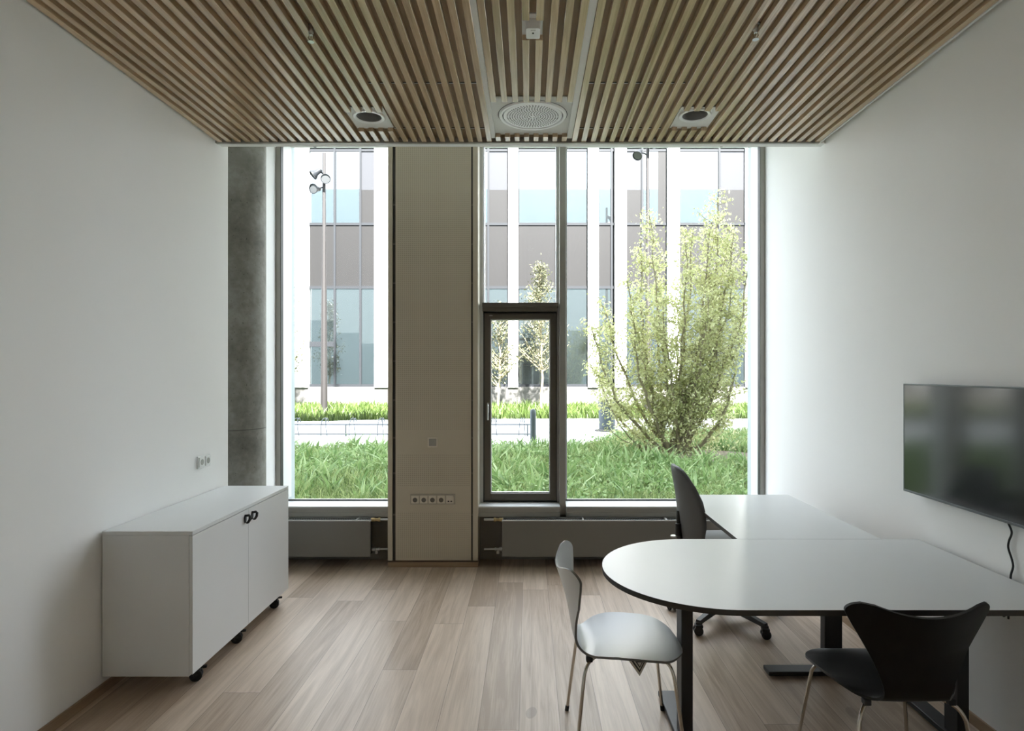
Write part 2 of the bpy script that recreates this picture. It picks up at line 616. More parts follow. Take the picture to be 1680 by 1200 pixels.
slat_run([-2.105 + 0.0629 * k for k in range(30)], 0.033, 4.125, [(range(16, 20), 3.66, 3.943)]).build('slat_panel', M['slat'], ceil)
slat_run([-0.2184 + 0.0631 * k for k in range(8)], 0.033, 4.117, [((3, 4), 2.70, 2.858), (range(8), 3.518, 4.037)]).build('slat_panel', M['slat'], ceil)
slat_run([0.2935 + 0.06325 * k for k in range(27)], 0.033, 4.125, [(range(10, 14), 3.64, 3.93)]).build('slat_panel', M['slat'], ceil)
MB().box(-0.250, -0.2215, YB, 4.08, ZC + 0.008, ZC + 0.032).build('joint_strip', M['white_paint'], ceil)
MB().box(0.258, 0.2915, YB, 4.08, ZC + 0.008, ZC + 0.032).build('joint_strip', M['white_paint'], ceil)
MB().box(-0.2215, 0.258, 3.50, 4.06, ZC + 0.024, ZC + 0.0315).build('mounting_plate', M['plate_grey'], ceil)


def holed_plate(x0, x1, y0, y1, z, cx, cy, r, parent):
    b = MB()
    n = 64
    inner, outer = [], []
    for k in range(n):
        a = 2 * PI * k / n
        c_, s_ = math.cos(a), math.sin(a)
        inner.append(b.bm.verts.new((cx + r * c_, cy + r * s_, z)))
        tx = ((x1 - cx) / c_) if c_ > 1e-9 else ((x0 - cx) / c_ if c_ < -1e-9 else 1e9)
        ty = ((y1 - cy) / s_) if s_ > 1e-9 else ((y0 - cy) / s_ if s_ < -1e-9 else 1e9)
        q = min(tx, ty)
        outer.append(b.bm.verts.new((cx + q * c_, cy + q * s_, z)))
    for k in range(n):
        b.bm.faces.new((inner[k], inner[(k + 1) % n], outer[(k + 1) % n], outer[k]))
    b.box(x0 - 0.002, x0, y0, y1, z, z + 0.035)
    b.box(x1, x1 + 0.002, y0, y1, z, z + 0.035)
    return b.build('mounting_plate', M['white_paint'], parent, recalc=False)


holed_plate(HX[0][0], HX[0][1], HY0, HY1, ZC + 0.024, -0.985, 3.765, 0.076, ceil)
holed_plate(HX[1][0], HX[1][1], HY0, HY1, ZC + 0.024, 1.022, 3.742, 0.076, ceil)
MB().box(-0.03, 0.065, 2.69, 2.87, ZC + 0.026, ZC + 0.0315).build('mounting_plate', M['white_paint'], ceil)
h = MB()
for x0, x1 in ((-0.90, -0.25), (0.30, 0.86)):
    for y in (3.335, 3.955):
        h.box(x0, x1, y, y + 0.008, ZC + 0.0295, ZC + 0.0312)
        h.box(x0, x1, y + 0.008, y + 0.022, ZC + 0.0300, ZC + 0.0312, mat=1)
h.build('hatch_joint', [M['dark_hole'], M['frame_light']], ceil)
tag(MB().box(XL, 1.972, 4.125, 4.15, ZC - 0.006, ZC + 0.05).box(1.972, 1.984, YB, 4.15, ZC - 0.002, ZC + 0.05, mat=1).build('trim_1', [M['frame'], M['white_paint']]),
    'thin metal edge trim closing the slatted ceiling', 'trim', kind='structure')
tag(MB().box(XL, XR, 4.15, 4.212, ZC, 3.75).build('trim_2', M['plaster']),
    'white plaster strip between the slatted ceiling and the windows', 'trim', kind='structure')
tag(MB().box(-2.75, 2.17, YB - 0.15, 5.62, 3.75, 3.95).build('ceiling_slab', M['plaster']),
    'white slab above the recess in front of the windows', 'ceiling', kind='structure')

# ---- windows
YG = 5.26


def pane(x0, x1, z0, z1, parent, y=YG):
    b = MB()
    v = [b.bm.verts.new(p) for p in ((x0, y, z0), (x1, y, z0), (x1, y, z1), (x0, y, z1))]
    b.bm.faces.new(v)
    o = b.build('pane', M['glass'], parent, recalc=False)
    return o


ZS, ZH = 0.486, 3.60
# window 1, left bay
f = MB()
f.box(-2.155, -2.116, 5.20, 5.255, ZS, ZH, 0.002)
f.box(-2.155, -2.115, 5.255, 5.44, ZS, ZH, mat=1)
f.box(-2.155, -0.9, 5.20, 5.45, ZH, 3.75, mat=2)
f.box(-1.16, -1.10, 5.20, 5.44, ZS, ZH, mat=1)
w1 = tag(f.build('window_1', [M['frame'], M['frame_light'], M['plaster']]), 'tall narrow window between the concrete pillar and the taupe pilaster', 'window', kind='structure')
MB().box(-2.1165, -2.112, 5.203, 5.252, ZS, ZH).box(-2.115, -1.10, 5.252, 5.268, ZS, ZS + 0.011).build('gasket', M['gasket'], w1)
MB().box(-2.155, -1.12, 5.03, 5.26, ZS - 0.012, ZS, 0.002).build('sill', M['frame_light'], w1)
MB().box(-2.155, -1.12, 5.032, 5.40, 0.405, ZS - 0.012).box(-2.155, -1.12, 5.026, 5.05, 0.40, 0.437, 0.003).build('rail', M['frame'], w1)
MB().box(-1.905, -1.885, 5.38, 5.42, ZH - 0.008, ZH).tube([(-1.90, 5.40, ZH - 0.004), (-1.93, 5.40, ZH + 0.012), (-1.945, 5.38, ZH - 0.004)], 0.005, 6).build('clip', M['gasket'], w1)
pane(-2.115, -1.11, ZS, ZH, w1)

# window 2, opening bay
f = MB()
f.box(-0.46, -0.385, 5.20, 5.44, ZS, ZH, mat=1)
f.box(0.261, 0.312, 5.11, 5.44, 0.40, ZH, 0.002)
f.box(0.242, 0.262, 5.215, 5.44, ZS, ZH, mat=1)
f.box(-0.46, 0.33, 5.20, 5.45, ZH, 3.75, mat=2)
w2 = tag(f.build('window_2', [M['frame'], M['frame_light'], M['plaster']]), 'narrow window bay beside the pilaster with a bronze opening sash', 'window', kind='structure')
MB().box(-0.385, 0.242, 5.10, 5.30, 2.108, 2.140, 0.002).box(-0.387, 0.250, 5.09, 5.30, 2.140, 2.178, 0.004).build('transom', M['bronze'], w2)
sash = MB()
sx0, sx1, sz0, sz1, sw = -0.375, 0.236, 0.502, 2.098, 0.052
sash.box(sx0, sx0 + sw, 5.19, 5.28, sz0, sz1, 0.003)
sash.box(sx1 - sw, sx1, 5.19, 5.28, sz0, sz1, 0.003)
sash.box(sx0 + sw, sx1 - sw, 5.19, 5.28, sz0, sz0 + 0.058, 0.003)
sash.box(sx0 + sw, sx1 - sw, 5.19, 5.28, sz1 - 0.05, sz1, 0.003)
sash = sash.build('sash', M['bronze'], w2)
hd = MB()
hd.box(-0.352, -0.336, 5.178, 5.19, 1.25, 1.335, 0.003)
hd.tube([(-0.344, 5.185, 1.315), (-0.344, 5.150, 1.315), (-0.344, 5.142, 1.30), (-0.344, 5.142, 1.19)], 0.0075, 10)
hd.build('handle', M['steel'], sash, smooth=50)
b = MB()
for bx0, bx1, bz0, bz1 in ((sx0 + sw, sx1 - sw, sz0 + 0.058, sz0 + 0.066), (sx0 + sw, sx1 - sw, sz1 - 0.058, sz1 - 0.05), (sx0 + sw, sx0 + sw + 0.006, sz0 + 0.058, sz1 - 0.05), (sx1 - sw - 0.006, sx1 - sw, sz0 + 0.058, sz1 - 0.05)):
    b.box(bx0, bx1, 5.215, 5.25, bz0, bz1)
b.build('glazing_bead', M['frame_light'], sash)
lg = MB()
for k in range(4):
    lg.box(sx0 + 0.042 + k * 0.0075, sx0 + 0.047 + k * 0.0075, 5.1885, 5.1905, sz1 - 0.024, sz1 - 0.018)
lg.build('maker_mark', M['frame_light'], sash)
MB().box(-0.385, -0.3752, 5.20, 5.29, ZS, 2.11).box(0.2362, 0.242, 5.20, 5.29, ZS, 2.11).box(-0.385, 0.242, 5.22, 5.29, ZS, 0.502).box(-0.385, 0.242, 5.22, 5.29, 2.098, 2.108).build('gasket', M['gasket'], w2)
MB().box(-0.385, -0.381, 5.235, 5.27, 2.178, ZH).box(0.238, 0.242, 5.235, 5.27, 2.178, ZH).build('gasket', M['gasket'], w2)
MB().box(-0.413, 0.261, 5.03, 5.30, ZS - 0.012, ZS, 0.002).build('sill', M['frame_light'], w2)
MB().box(-0.413, 0.261, 5.032, 5.40, 0.405, ZS - 0.012).box(-0.413, 0.261, 5.026, 5.05, 0.40, 0.437, 0.003).build('rail', M['frame'], w2)
pane(sx0 + sw, sx1 - sw, sz0 + 0.058, sz1 - 0.05, w2, 5.24)
pane(-0.385, 0.242, 2.178, ZH, w2)

# window 3, wide bay
f = MB()
f.box(1.978, 2.02, 5.20, 5.255, ZS, ZH, 0.002)
f.box(1.979, 2.02, 5.255, 5.42, ZS, ZH, mat=1)
f.box(0.312, 0.332, 5.255, 5.44, ZS, ZH, mat=1)
f.box(0.33, 2.02, 5.20, 5.45, ZH, 3.75, mat=2)
w3 = tag(f.build('window_3', [M['frame'], M['frame_light'], M['plaster']]), 'wide tall window behind the desk', 'window', kind='structure')
MB().box(1.9745, 1.9795, 5.203, 5.252, ZS, ZH).box(0.312, 1.979, 5.252, 5.268, ZS, ZS + 0.011).build('gasket', M['gasket'], w3)
MB().box(0.312, 2.02, 5.03, 5.26, ZS - 0.012, ZS, 0.002).build('sill', M['frame_light'], w3)
MB().box(0.312, 2.02, 5.032, 5.40, 0.405, ZS - 0.012).box(0.312, 2.02, 5.026, 5.05, 0.40, 0.437, 0.003).build('rail', M['frame'], w3)
MB().box(1.70, 1.72, 5.37, 5.41, ZH - 0.008, ZH).tube([(1.71, 5.39, ZH - 0.004), (1.735, 5.39, ZH + 0.012), (1.75, 5.37, ZH - 0.004)], 0.005, 6).build('clip', M['gasket'], w3)
pane(0.322, 1.979, ZS, ZH, w3)

# ---- taupe pilaster between the windows
PX0, PX1, PY = -1.150, -0.413, 4.98
p = MB()
p.box(PX0, PX1, PY + 0.02, 5.44, 0.052, 3.75)
p.box(PX0, PX0 + 0.037, PY, PY + 0.03, 0.053, 3.75, 0.003)
p.box(PX1 - 0.042, PX1, PY, PY + 0.03, 0.053, 3.75, 0.003)
pil = tag(p.build('pilaster', M['pilaster']), 'taupe metal clad pilaster between the windows with sockets', 'pilaster', kind='structure')
q0, q1 = -1.088, -0.468
p = MB()
p.box(q0, q1, PY + 0.006, PY + 0.03, 0.053, 3.75, 0.002)
fp = p.build('front_panel', M['pilaster'], pil)
p = MB()
for z0, z1 in ((0.075, 0.452), (0.662, 0.922), (1.118, 3.74)):
    p.box(q0 + 0.012, q1 - 0.014, PY + 0.0052, PY + 0.008, z0, z1)
p.build('perforation', M['perforated'], fp)
p = MB()
for gx0, gx1 in ((PX0 + 0.037, q0), (q1, PX1 - 0.042)):
    p.box(gx0, gx1, PY + 0.018, PY + 0.022, 0.053, 3.75)
p.build('shadow_gap', M['black_edge'], pil)
p = MB()
for gx0, gx1 in ((PX0 + 0.04, q0 - 0.003), (q1 + 0.003, PX1 - 0.045)):
    for z in (0.42, 0.76, 1.05, 1.36, 1.68, 2.0, 2.32, 2.64, 2.96):
        p.box(gx0, gx1, PY + 0.008, PY + 0.02, z, z + 0.012)
p.build('clip', M['bronze'], pil)

# light switch
sw_ = thing('light_switch', 'square light switch on the pilaster, above the row of sockets', 'switch', (-0.782, PY + 0.006, 1.022))
MB().box(-0.824, -0.740, PY - 0.004, PY + 0.0058, 0.980, 1.064, 0.003).build('plate', M['plate_light'], sw_)
MB().box(-0.812, -0.753, PY - 0.009, PY - 0.003, 0.993, 1.052, 0.003).build('rocker', M['frame'], sw_)

# row of five: four power sockets and a data outlet
ss = thing('socket_strip', 'row of four power sockets and a data outlet low on the pilaster', 'socket', (-0.782, PY + 0.006, 0.555))
x0 = -0.966
MB().box(x0, x0 + 0.366, PY - 0.004, PY + 0.0058, 0.513, 0.598, 0.003).build('frame', M['grey_plastic'], ss)
for k in range(4):
    cx = x0 + 0.041 + 0.071 * k
    s_ = MB()
    s_.box(cx - 0.031, cx + 0.031, PY - 0.0105, PY - 0.003, 0.524, 0.587, 0.003)
    so = s_.build('socket_insert', M['plate_light'], ss)
    MB().lathe([(0, 0.0108), (0.019, 0.0108), (0.0195, 0.0), (0.0, 0.0)], (cx, PY + 0.0, 0.552), 24, axis=(0, -1, 0)).build('socket_well', M['well'], so)
cx = x0 + 0.041 + 0.071 * 4
s_ = MB()
s_.box(cx - 0.031, cx + 0.031, PY - 0.009, PY - 0.003, 0.524, 0.575, 0.002)
s_.box(cx - 0.030, cx + 0.026, PY - 0.012, PY - 0.003, 0.575, 0.589, 0.003)
so = s_.build('data_insert', M['plate_light'], ss)
MB().box(cx - 0.018, cx - 0.005, PY - 0.0098, PY - 0.0085, 0.536, 0.546).box(cx + 0.005, cx + 0.018, PY - 0.0098, PY - 0.0085, 0.536, 0.546).build('data_port', M['dark_hole'], so)

# double socket on the left wall
ds = thing('double_socket', 'white double power socket on the wall above the cabinet', 'socket', (XL, 3.97, 1.016))
MB().box(XL, XL + 0.010, 3.893, 4.047, 0.975, 1.057, 0.003).build('frame', M['white_plastic'], ds)
for cy in (3.932, 4.008):
    s_ = MB().box(XL + 0.009, XL + 0.016, cy - 0.031, cy + 0.031, 0.985, 1.047, 0.003).build('socket_insert', M['white_plastic'], ds)
    MB().lathe([(0, 0.0165), (0.019, 0.0165), (0.0195, 0.0), (0, 0.0)], (XL, cy, 1.016), 24, axis=(1, 0, 0)).build('socket_well', M['lens'], s_)

# ---- radiators


def radiator(name, label, xa, xb, valve_at, toward):
    r = thing(name, label, 'radiator', ((xa + xb) / 2, 5.0, 0.0), group=None)
    MB().box(xa, xb, 4.95, 4.968, 0.093, 0.386, 0.004).build('front_panel', M['radiator'], r)
    b = MB()
    b.box(xa + 0.01, xb - 0.01, 4.968, 5.05, 0.10, 0.380)
    b.build('convector', M['dark_hole'], r)
    b = MB()
    b.box(xa, xb, 4.948, 4.960, 0.384, 0.394, 0.002)
    b.box(xa, xb, 5.045, 5.056, 0.372, 0.392, 0.002)
    b.box(xa, xa + 0.01, 4.95, 5.055, 0.376, 0.388)
    b.box(xb - 0.01, xb, 4.95, 5.055, 0.376, 0.388)
    b.build('rim', M['frame_light'], r)
    b = MB()
    n = int((xb - xa) / 0.02)
    for k in range(n):
        x = xa + 0.012 + k * (xb - xa - 0.024) / n
        b.box(x, x + 0.006, 4.96, 5.046, 0.376, 0.384)
    b.build('grille', M['radiator'], r)
    nb = 2 if xb - xa < 1.2 else 4
    for k in range(nb):
        x = xa + (xb - xa) * (0.14 + 0.72 * k / (nb - 1)) if nb == 2 else xa + 0.66 + k * 0.68 * 1.0
        if x > xb:
            continue
        b = MB()
        b.box(x - 0.006, x + 0.006, 4.945, 5.056, 0.390, 0.397, 0.002)
        b.build('bracket', M['white_plastic'], r)
        b = MB()
        b.box(x - 0.012, x + 0.012, 5.056, 5.19, 0.12, 0.36)
        b.build('wall_mount', M['radiator'], r)
    s = toward
    v = valve_at
    b = MB()
    b.tube([(v, 5.005, 0.383), (v + s * 0.150, 5.005, 0.383)], 0.010, 12)
    b.build('pipe', M['steel'], r, smooth=50)
    b = MB()
    b.lathe([(0, 0), (0.016, 0), (0.016, 0.03), (0.012, 0.034), (0.012, 0.055), (0.018, 0.057), (0.018, 0.075), (0, 0.075)], (v - s * 0.005, 5.005, 0.383), 16, axis=(s, 0, 0))
    b.build('valve', M['brass'], r, smooth=40)
    b = MB()
    b.tube([(v, 5.01, 0.140), (v + s * 0.150, 5.01, 0.140)], 0.009, 12)
    b.build('pipe', M['steel'], r, smooth=50)
    b = MB()
    b.lathe([(0, 0), (0.017, 0), (0.017, 0.025), (0.011, 0.028), (0.011, 0.05), (0.015, 0.052), (0.015, 0.062), (0, 0.062)], (v, 5.01, 0.140), 16, axis=(s, 0, 0))
    b.lathe([(0, 0), (0.013, 0), (0.013, 0.028), (0, 0.028)], (v + s * 0.035, 5.01, 0.132), 14, axis=(0, 0, -1))
    b.build('valve', M['steel'], r, smooth=40)
    return r


radiator('radiator', 'short grey panel radiator under the narrow window past the cabinet', -2.10, -1.285, -1.285, 1)
radiator('radiator', 'long grey panel radiator under the wide windows by the desk', -0.215, 1.93, -0.215, -1)

# ------------------------------------------------------------------ ceiling fittings


def downlight(x, y, label):
    d = thing('downlight', label, 'lamp', (x, y, ZC + 0.02), group='recessed downlights in the slatted ceiling')
    z = ZC + 0.024
    MB().lathe([(0.076, 0.001), (0.076, -0.006), (0.082, -0.011), (0.094, -0.011), (0.098, -0.006), (0.098, 0.0), (0.076, 0.0)], (x, y, z), 48).build('ring', M['fitting_white'], d, smooth=40)
    MB().lathe([(0.076, -0.004), (0.075, 0.0), (0.073, 0.055)], (x, y, z), 48).build('cone', M['lens'], d, smooth=40)
    MB().lathe([(0.0735, 0.050), (0.0, 0.056)], (x, y, z), 48).build('lens', M['black_plastic'], d, smooth=40)
    return d


downlight(-0.985, 3.765, 'round recessed downlight in the slats over the cabinet side')
downlight(1.022, 3.742, 'round recessed downlight in the slats over the desk side')

dx, dy = 0.026, 3.752
df = thing('air_diffuser', 'large round white perforated air diffuser in the slatted ceiling', 'vent', (dx, dy, ZC + 0.02))
z = ZC + 0.024
MB().lathe([(0.1865, 0.0), (0.1865, -0.008), (0.190, -0.012), (0.203, -0.012), (0.209, -0.004), (0.209, 0.0)], (dx, dy, z), 64).build('ring', M['fitting_white'], df, smooth=40)
b = MB()
b.lathe([(0, -0.009), (0.178, -0.009), (0.181, -0.006), (0.181, 0.0), (0, 0.0)], (dx, dy, z), 64)
b.lathe([(0.181, -0.0006), (0.188, -0.0006)], (dx, dy, z), 64, mat=1)  # dark ring in the gap round the plate, its shade put in as colour
b.lathe([(0.2095, -0.0006), (0.2135, -0.0006)], (dx, dy, z), 64, mat=1)  # dark line outside the rim, shade painted on as a thin ring
for i in range(1, 11):
    r = 0.152 * i / 10.0 + 0.004
    n = 6 * i if i < 9 else 54
    for k in range(n):
        a = 2 * PI * k / n + 0.11 * i
        cx, cy = dx + r * math.cos(a), dy + r * math.sin(a)
        vs = [b.bm.verts.new((cx + 0.0050 * math.cos(2 * PI * m / 8), cy + 0.0050 * math.sin(2 * PI * m / 8), z - 0.0094)) for m in range(8)]
        fc = b.bm.faces.new(list(reversed(vs)))
        fc.material_index = 1
b.build('perforated_plate', [M['fitting_white'], M['dark_hole']], df, recalc=False)

# small ceiling sensor
sn = thing('ceiling_sensor', 'small white box sensor between two cut slats of the ceiling', 'sensor', (0.021, 2.78, ZC + 0.026))
b = MB()
sp = []
for (cx, cy, a0) in ((0.046, 2.735, -PI / 2), (0.046, 2.815, 0), (-0.004, 2.815, PI / 2), (-0.004, 2.735, PI)):
    sp += arc(cx, cy, 0.010, a0, a0 + PI / 2, 5)
b.prism(sp, ZC - 0.016, ZC + 0.026)
for v in b.bm.verts:
    if v.co.z < ZC:
        v.co.x = 0.021 + (v.co.x - 0.021) * 0.90
        v.co.y = 2.775 + (v.co.y - 2.775) * 0.88
b.build('housing', M['fitting_white'], sn, smooth=40)
MB().lathe([(0, -0.002), (0.004, -0.002), (0.0045, 0.0), (0, 0.0)], (0.021, 2.77, ZC - 0.016), 12).build('lens', M['dark_hole'], sn)
b = MB()
for k in range(5):
    b.box(0.0105 + k * 0.0045, 0.0138 + k * 0.0045, 2.745, 2.749, ZC - 0.0166, ZC - 0.0158)
b.build('maker_mark', M['lens'], sn)


def sprinkler(x, y, label):
    s = thing('sprinkler', label, 'sprinkler', (x, y, ZC), group='sprinkler heads in the slatted ceiling')
    MB().lathe([(0, 0.031), (0.020, 0.031), (0.020, 0.024), (0.012, 0.022), (0.012, 0.0), (0.009, -0.004), (0.009, -0.012), (0, -0.012)], (x, y, ZC), 18).build('body', M['steel'], s, smooth=40)
    b = MB()
    for sg in (-1, 1):
        b.tube([(x + sg * 0.008, y, ZC - 0.010), (x + sg * 0.012, y, ZC - 0.022), (x + sg * 0.003, y, ZC - 0.040)], 0.0026, 8)
    b.tube([(x, y, ZC - 0.010), (x, y, ZC - 0.040)], 0.0022, 8)
    b.build('yoke', M['chrome'], s, smooth=50)
    MB().lathe([(0, 0.002), (0.014, 0.002), (0.0145, 0.0), (0, 0.0)], (x, y, ZC - 0.043), 20).build('deflector', M['steel'], s)
    return s


sprinkler(-0.997, 2.795, 'small metal sprinkler head between slats, on the cabinet side')
sprinkler(1.034, 2.775, 'small metal sprinkler head between slats, on the desk side')

# ------------------------------------------------------------------ low cabinet on casters
CX0, CX1, CY0, CY1, CZ0, CZ1 = -2.112, -1.664, 3.02, 4.225, 0.088, 0.808
cb = thing('low_cabinet', 'low white two-door cabinet on black casters along the wall', 'cabinet', ((CX0 + CX1) / 2, (CY0 + CY1) / 2, 0))
MB().box(CX0, CX1 - 0.018, CY0, CY1, CZ0, CZ1 - 0.020, 0.001).build('body', M['cab_white'], cb)
MB().box(CX0, CX1, CY0 - 0.001, CY1 + 0.001, CZ1 - 0.0195, CZ1, 0.0015).build('top', M['laminate'], cb)
ym = (CY0 + CY1) / 2
for i, (ya, yb) in enumerate(((CY0, ym - 0.0015), (ym + 0.0015, CY1))):
    d = MB().box(CX1 - 0.0165, CX1, ya, yb, CZ0 + 0.010, CZ1 - 0.0225, 0.0012).build('door', M['cab_white'], cb)
    hy = ym - 0.045 if i == 0 else ym + 0.045
    hz = 0.735
    b = MB()
    # finger pull: oval rosette, then a short tongue that folds down
    pr = []
    for k in range(24):
        a = 2 * PI * k / 24
        pr.append((0.013 * math.cos(a), 0.026 * math.sin(a)))
    lo = [b.bm.verts.new((CX1, hy + u, hz + v)) for u, v in pr]
    hi = [b.bm.verts.new((CX1 + 0.005, hy + u * 0.85, hz + v * 0.9)) for u, v in pr]
    b.bm.faces.new(hi)
    for k in range(24):
        b.bm.faces.new((lo[k], lo[(k + 1) % 24], hi[(k + 1) % 24], hi[k]))
    b.tube([(CX1 + 0.002, hy, hz + 0.018), (CX1 + 0.024, hy, hz + 0.021), (CX1 + 0.031, hy, hz + 0.014), (CX1 + 0.029, hy, hz - 0.004), (CX1 + 0.019, hy, hz - 0.020), (CX1 + 0.010, hy, hz - 0.024)], [0.007, 0.0075, 0.008, 0.008, 0.0075, 0.006], 10)
    b.build('handle', M['black_plastic'], d, smooth=50)


def caster(cx, cy, parent, r=0.030, top=0.088, rot=0.0):
    R = Matrix.Translation((cx, cy, 0)) @ Matrix.Rotation(rot, 4, 'Z')
    b = MB()
    b.box(-0.028, 0.028, -0.025, 0.025, top - 0.004, top, rot=R)
    b.box(-0.006, 0.006, -0.02, 0.02, 0.030, top - 0.003, 0.002, rot=R)
    b.box(-0.002, 0.050, -0.011, 0.011, top - 0.028, top - 0.018, 0.003, rot=R)
    b.box(-0.020, 0.020, -0.019, 0.019, 0.050, top - 0.014, 0.005, rot=R)
    c = b.build('caster', M['black_plastic'], parent)
    for s in (-1, 1):
        b = MB()
        ax = R.to_3x3() @ Vector((0, s, 0))
        ctr = R @ Vector((0, s * 0.007, r))
        b.lathe([(0, 0), (r - 0.002, 0), (r, 0.003), (r, 0.012), (r - 0.003, 0.015), (0.012, 0.015), (0.010, 0.012), (0, 0.012)], ctr, 28, axis=ax)
        b.build('wheel', M['rubber'], c, smooth=35)
    return c


for cy in (3.16, 3.60, 4.13):
    caster(-1.722, cy, cb, rot=0.35)
for cy in (CY0 + 0.26, CY1 - 0.055):
    caster(CX0 + 0.06, cy, cb, rot=0.35)

# ------------------------------------------------------------------ tables
TZ = 0.740
TX1, TY0, TY1 = 2.000, 2.197, 3.127
TR = (TY1 - TY0) / 2
mt = thing('meeting_table', 'long pale grey table with one half-round end and dark edge, set against the wall', 'table', (1.25, (TY0 + TY1) / 2, 0))
poly = [(TX1, TY0), (TX1, TY1)] + arc(0.79, (TY0 + TY1) / 2, TR, PI / 2, 3 * PI / 2, 40)
MB().prism(poly, TZ - 0.022, TZ, 0.0012, (0, 1, 1)).build('tabletop', [M['table_white'], M['black_edge']], mt)
yc = 2.645


def tleg(cx, parent):
    l = MB().box(cx - 0.025, cx + 0.025, yc - 0.043, yc + 0.043, 0.028, TZ - 0.045, 0.004).build('leg', M['black_metal'], parent)
    MB().box(cx - 0.040, cx + 0.040, yc - 0.345, yc + 0.355, 0.006, 0.030, 0.004).build('foot', M['black_metal'], parent)
    for yy in (yc - 0.31, yc + 0.32):
        MB().lathe([(0, 0), (0.016, 0), (0.016, 0.007), (0, 0.007)], (cx, yy, 0), 16).build('glide', M['rubber'], parent)
    MB().box(cx - 0.035, cx + 0.035, yc - 0.33, yc + 0.33, TZ - 0.050, TZ - 0.0222, 0.003).build('top_bar', M['black_metal'], parent)
    return l


tleg(0.678, mt)
tleg(1.857, mt)
MB().box(0.713, 1.822, yc - 0.09, yc - 0.05, TZ - 0.050, TZ - 0.0222).box(0.713, 1.822, yc + 0.05, yc + 0.09, TZ - 0.050, TZ - 0.0222).build('cross_beam', M['black_metal'], mt)

dk = thing('desk', 'straight pale grey desk between the round-ended table and the window', 'desk', (1.44, 3.69, 0))
DX0, DX1, DY0, DY1 = 1.073, 1.813, 3.1285, 4.258
MB().box(DX0, DX1, DY0, DY1, TZ - 0.022, TZ, 0.0012).build('tabletop', [M['table_white'], M['black_edge']], dk)
dtop = dk.children[0]
for pz in dtop.data.polygons:
    pz.material_index = 0 if pz.normal.z > 0.5 else 1
for yy in (3.225, 4.10):
    cx = 1.602
    MB().box(cx - 0.046, cx + 0.046, yy - 0.026, yy + 0.026, 0.028, TZ - 0.045, 0.004).build('leg', M['black_metal'], dk)
    b = MB().box(cx - 0.345, cx + 0.345, yy - 0.040, yy + 0.040, 0.008, 0.030, 0.004)
    b.build('foot', M['black_metal'], dk)
    for xx in (cx - 0.30, cx + 0.30):
        MB().lathe([(0, 0), (0.016, 0), (0.016, 0.009), (0, 0.009)], (xx, yy, 0), 16).build('glide', M['rubber'], dk)
    MB().box(1.12, 1.79, yy - 0.035, yy + 0.035, TZ - 0.050, TZ - 0.0222, 0.003).build('top_bar', M['black_metal'], dk)
MB().box(1.56, 1.60, 3.26, 4.065, TZ - 0.050, TZ - 0.0222).build('cross_beam', M['black_metal'], dk)

# ------------------------------------------------------------------ television and cable
tv = thing('television', 'large flat black television mounted on the white wall above the table', 'television', (XR, 2.70, 1.26))
VX, VY0, VY1, VZ0, VZ1 = 1.962, 2.215, 3.188, 0.981, 1.537
MB().box(VX + 0.0005, VX + 0.030, VY0, VY1, VZ0, VZ1, 0.004).build('back_panel', M['black_plastic'], tv)
b = MB()
e = 0.007
b.box(VX - 0.001, VX + 0.012, VY0 - 0.001, VY1 + 0.001, VZ1 - e, VZ1 + 0.001, 0.002)
b.box(VX - 0.001, VX + 0.012, VY0 - 0.001, VY1 + 0.001, VZ0 - 0.004, VZ0 + 0.008, 0.002)
b.box(VX - 0.001, VX + 0.012, VY0 - 0.001, VY0 + e, VZ0, VZ1, 0.002)
b.box(VX - 0.001, VX + 0.012, VY1 - e, VY1 + 0.001, VZ0, VZ1, 0.002)
b.build('bezel', M['tv_frame'], tv)
MB().box(VX, VX + 0.002, VY0 + e, VY1 - e, VZ0 + 0.008, VZ1 - e).build('screen', M['screen'], tv)
MB().box(VX + 0.029, XR - 0.0005, 2.50, 2.90, 1.12, 1.40, 0.004).build('wall_bracket', M['black_metal'], tv)
cpts = [(1.985, 2.545, 1.00), (2.004, 2.545, 0.965), (2.010, 2.535, 0.93), (2.010, 2.55, 0.89), (2.010, 2.553, 0.86), (2.010, 2.535, 0.82), (2.010, 2.528, 0.79), (2.010, 2.540, 0.75), (2.010, 2.542, 0.70), (2.010, 2.540, 0.64), (2.004, 2.545, 0.60), (1.992, 2.555, 0.575), (1.988, 2.54, 0.585), (1.992, 2.53, 0.60), (2.0, 2.54, 0.57)]
sm = []
for i in range(len(cpts) - 1):
    p0 = Vector(cpts[max(i - 1, 0)]); p1 = Vector(cpts[i]); p2 = Vector(cpts[i + 1]); p3 = Vector(cpts[min(i + 2, len(cpts) - 1)])
    for k in range(5):
        t_ = k / 5
        sm.append(0.5 * ((2 * p1) + (p2 - p0) * t_ + (2 * p0 - 5 * p1 + 4 * p2 - p3) * t_ ** 2 + (3 * p1 - p0 - 3 * p2 + p3) * t_ ** 3))
sm.append(Vector(cpts[-1]))
tag(MB().tube(sm, 0.0042, 8).build('power_cable', M['black_plastic'], smooth=60), 'thin black wavy cable hanging from the television to behind the table', 'cable')

# ------------------------------------------------------------------ shell chairs


def interp(xs, ys, x):
    return float(np.interp(x, xs, ys))


def catmull(keys, n):
    out = []
    for i in range(len(keys) - 1):
        p0 = Vector(keys[max(i - 1, 0)]); p1 = Vector(keys[i]); p2 = Vector(keys[i + 1]); p3 = Vector(keys[min(i + 2, len(keys) - 1)])
        for k in range(n):
            t_ = k / n
            out.append(0.5 * ((2 * p1) + (p2 - p0) * t_ + (2 * p0 - 5 * p1 + 4 * p2 - p3) * t_ ** 2 + (3 * p1 - p0 - 3 * p2 + p3) * t_ ** 3))
    out.append(Vector(keys[-1]))
    return out


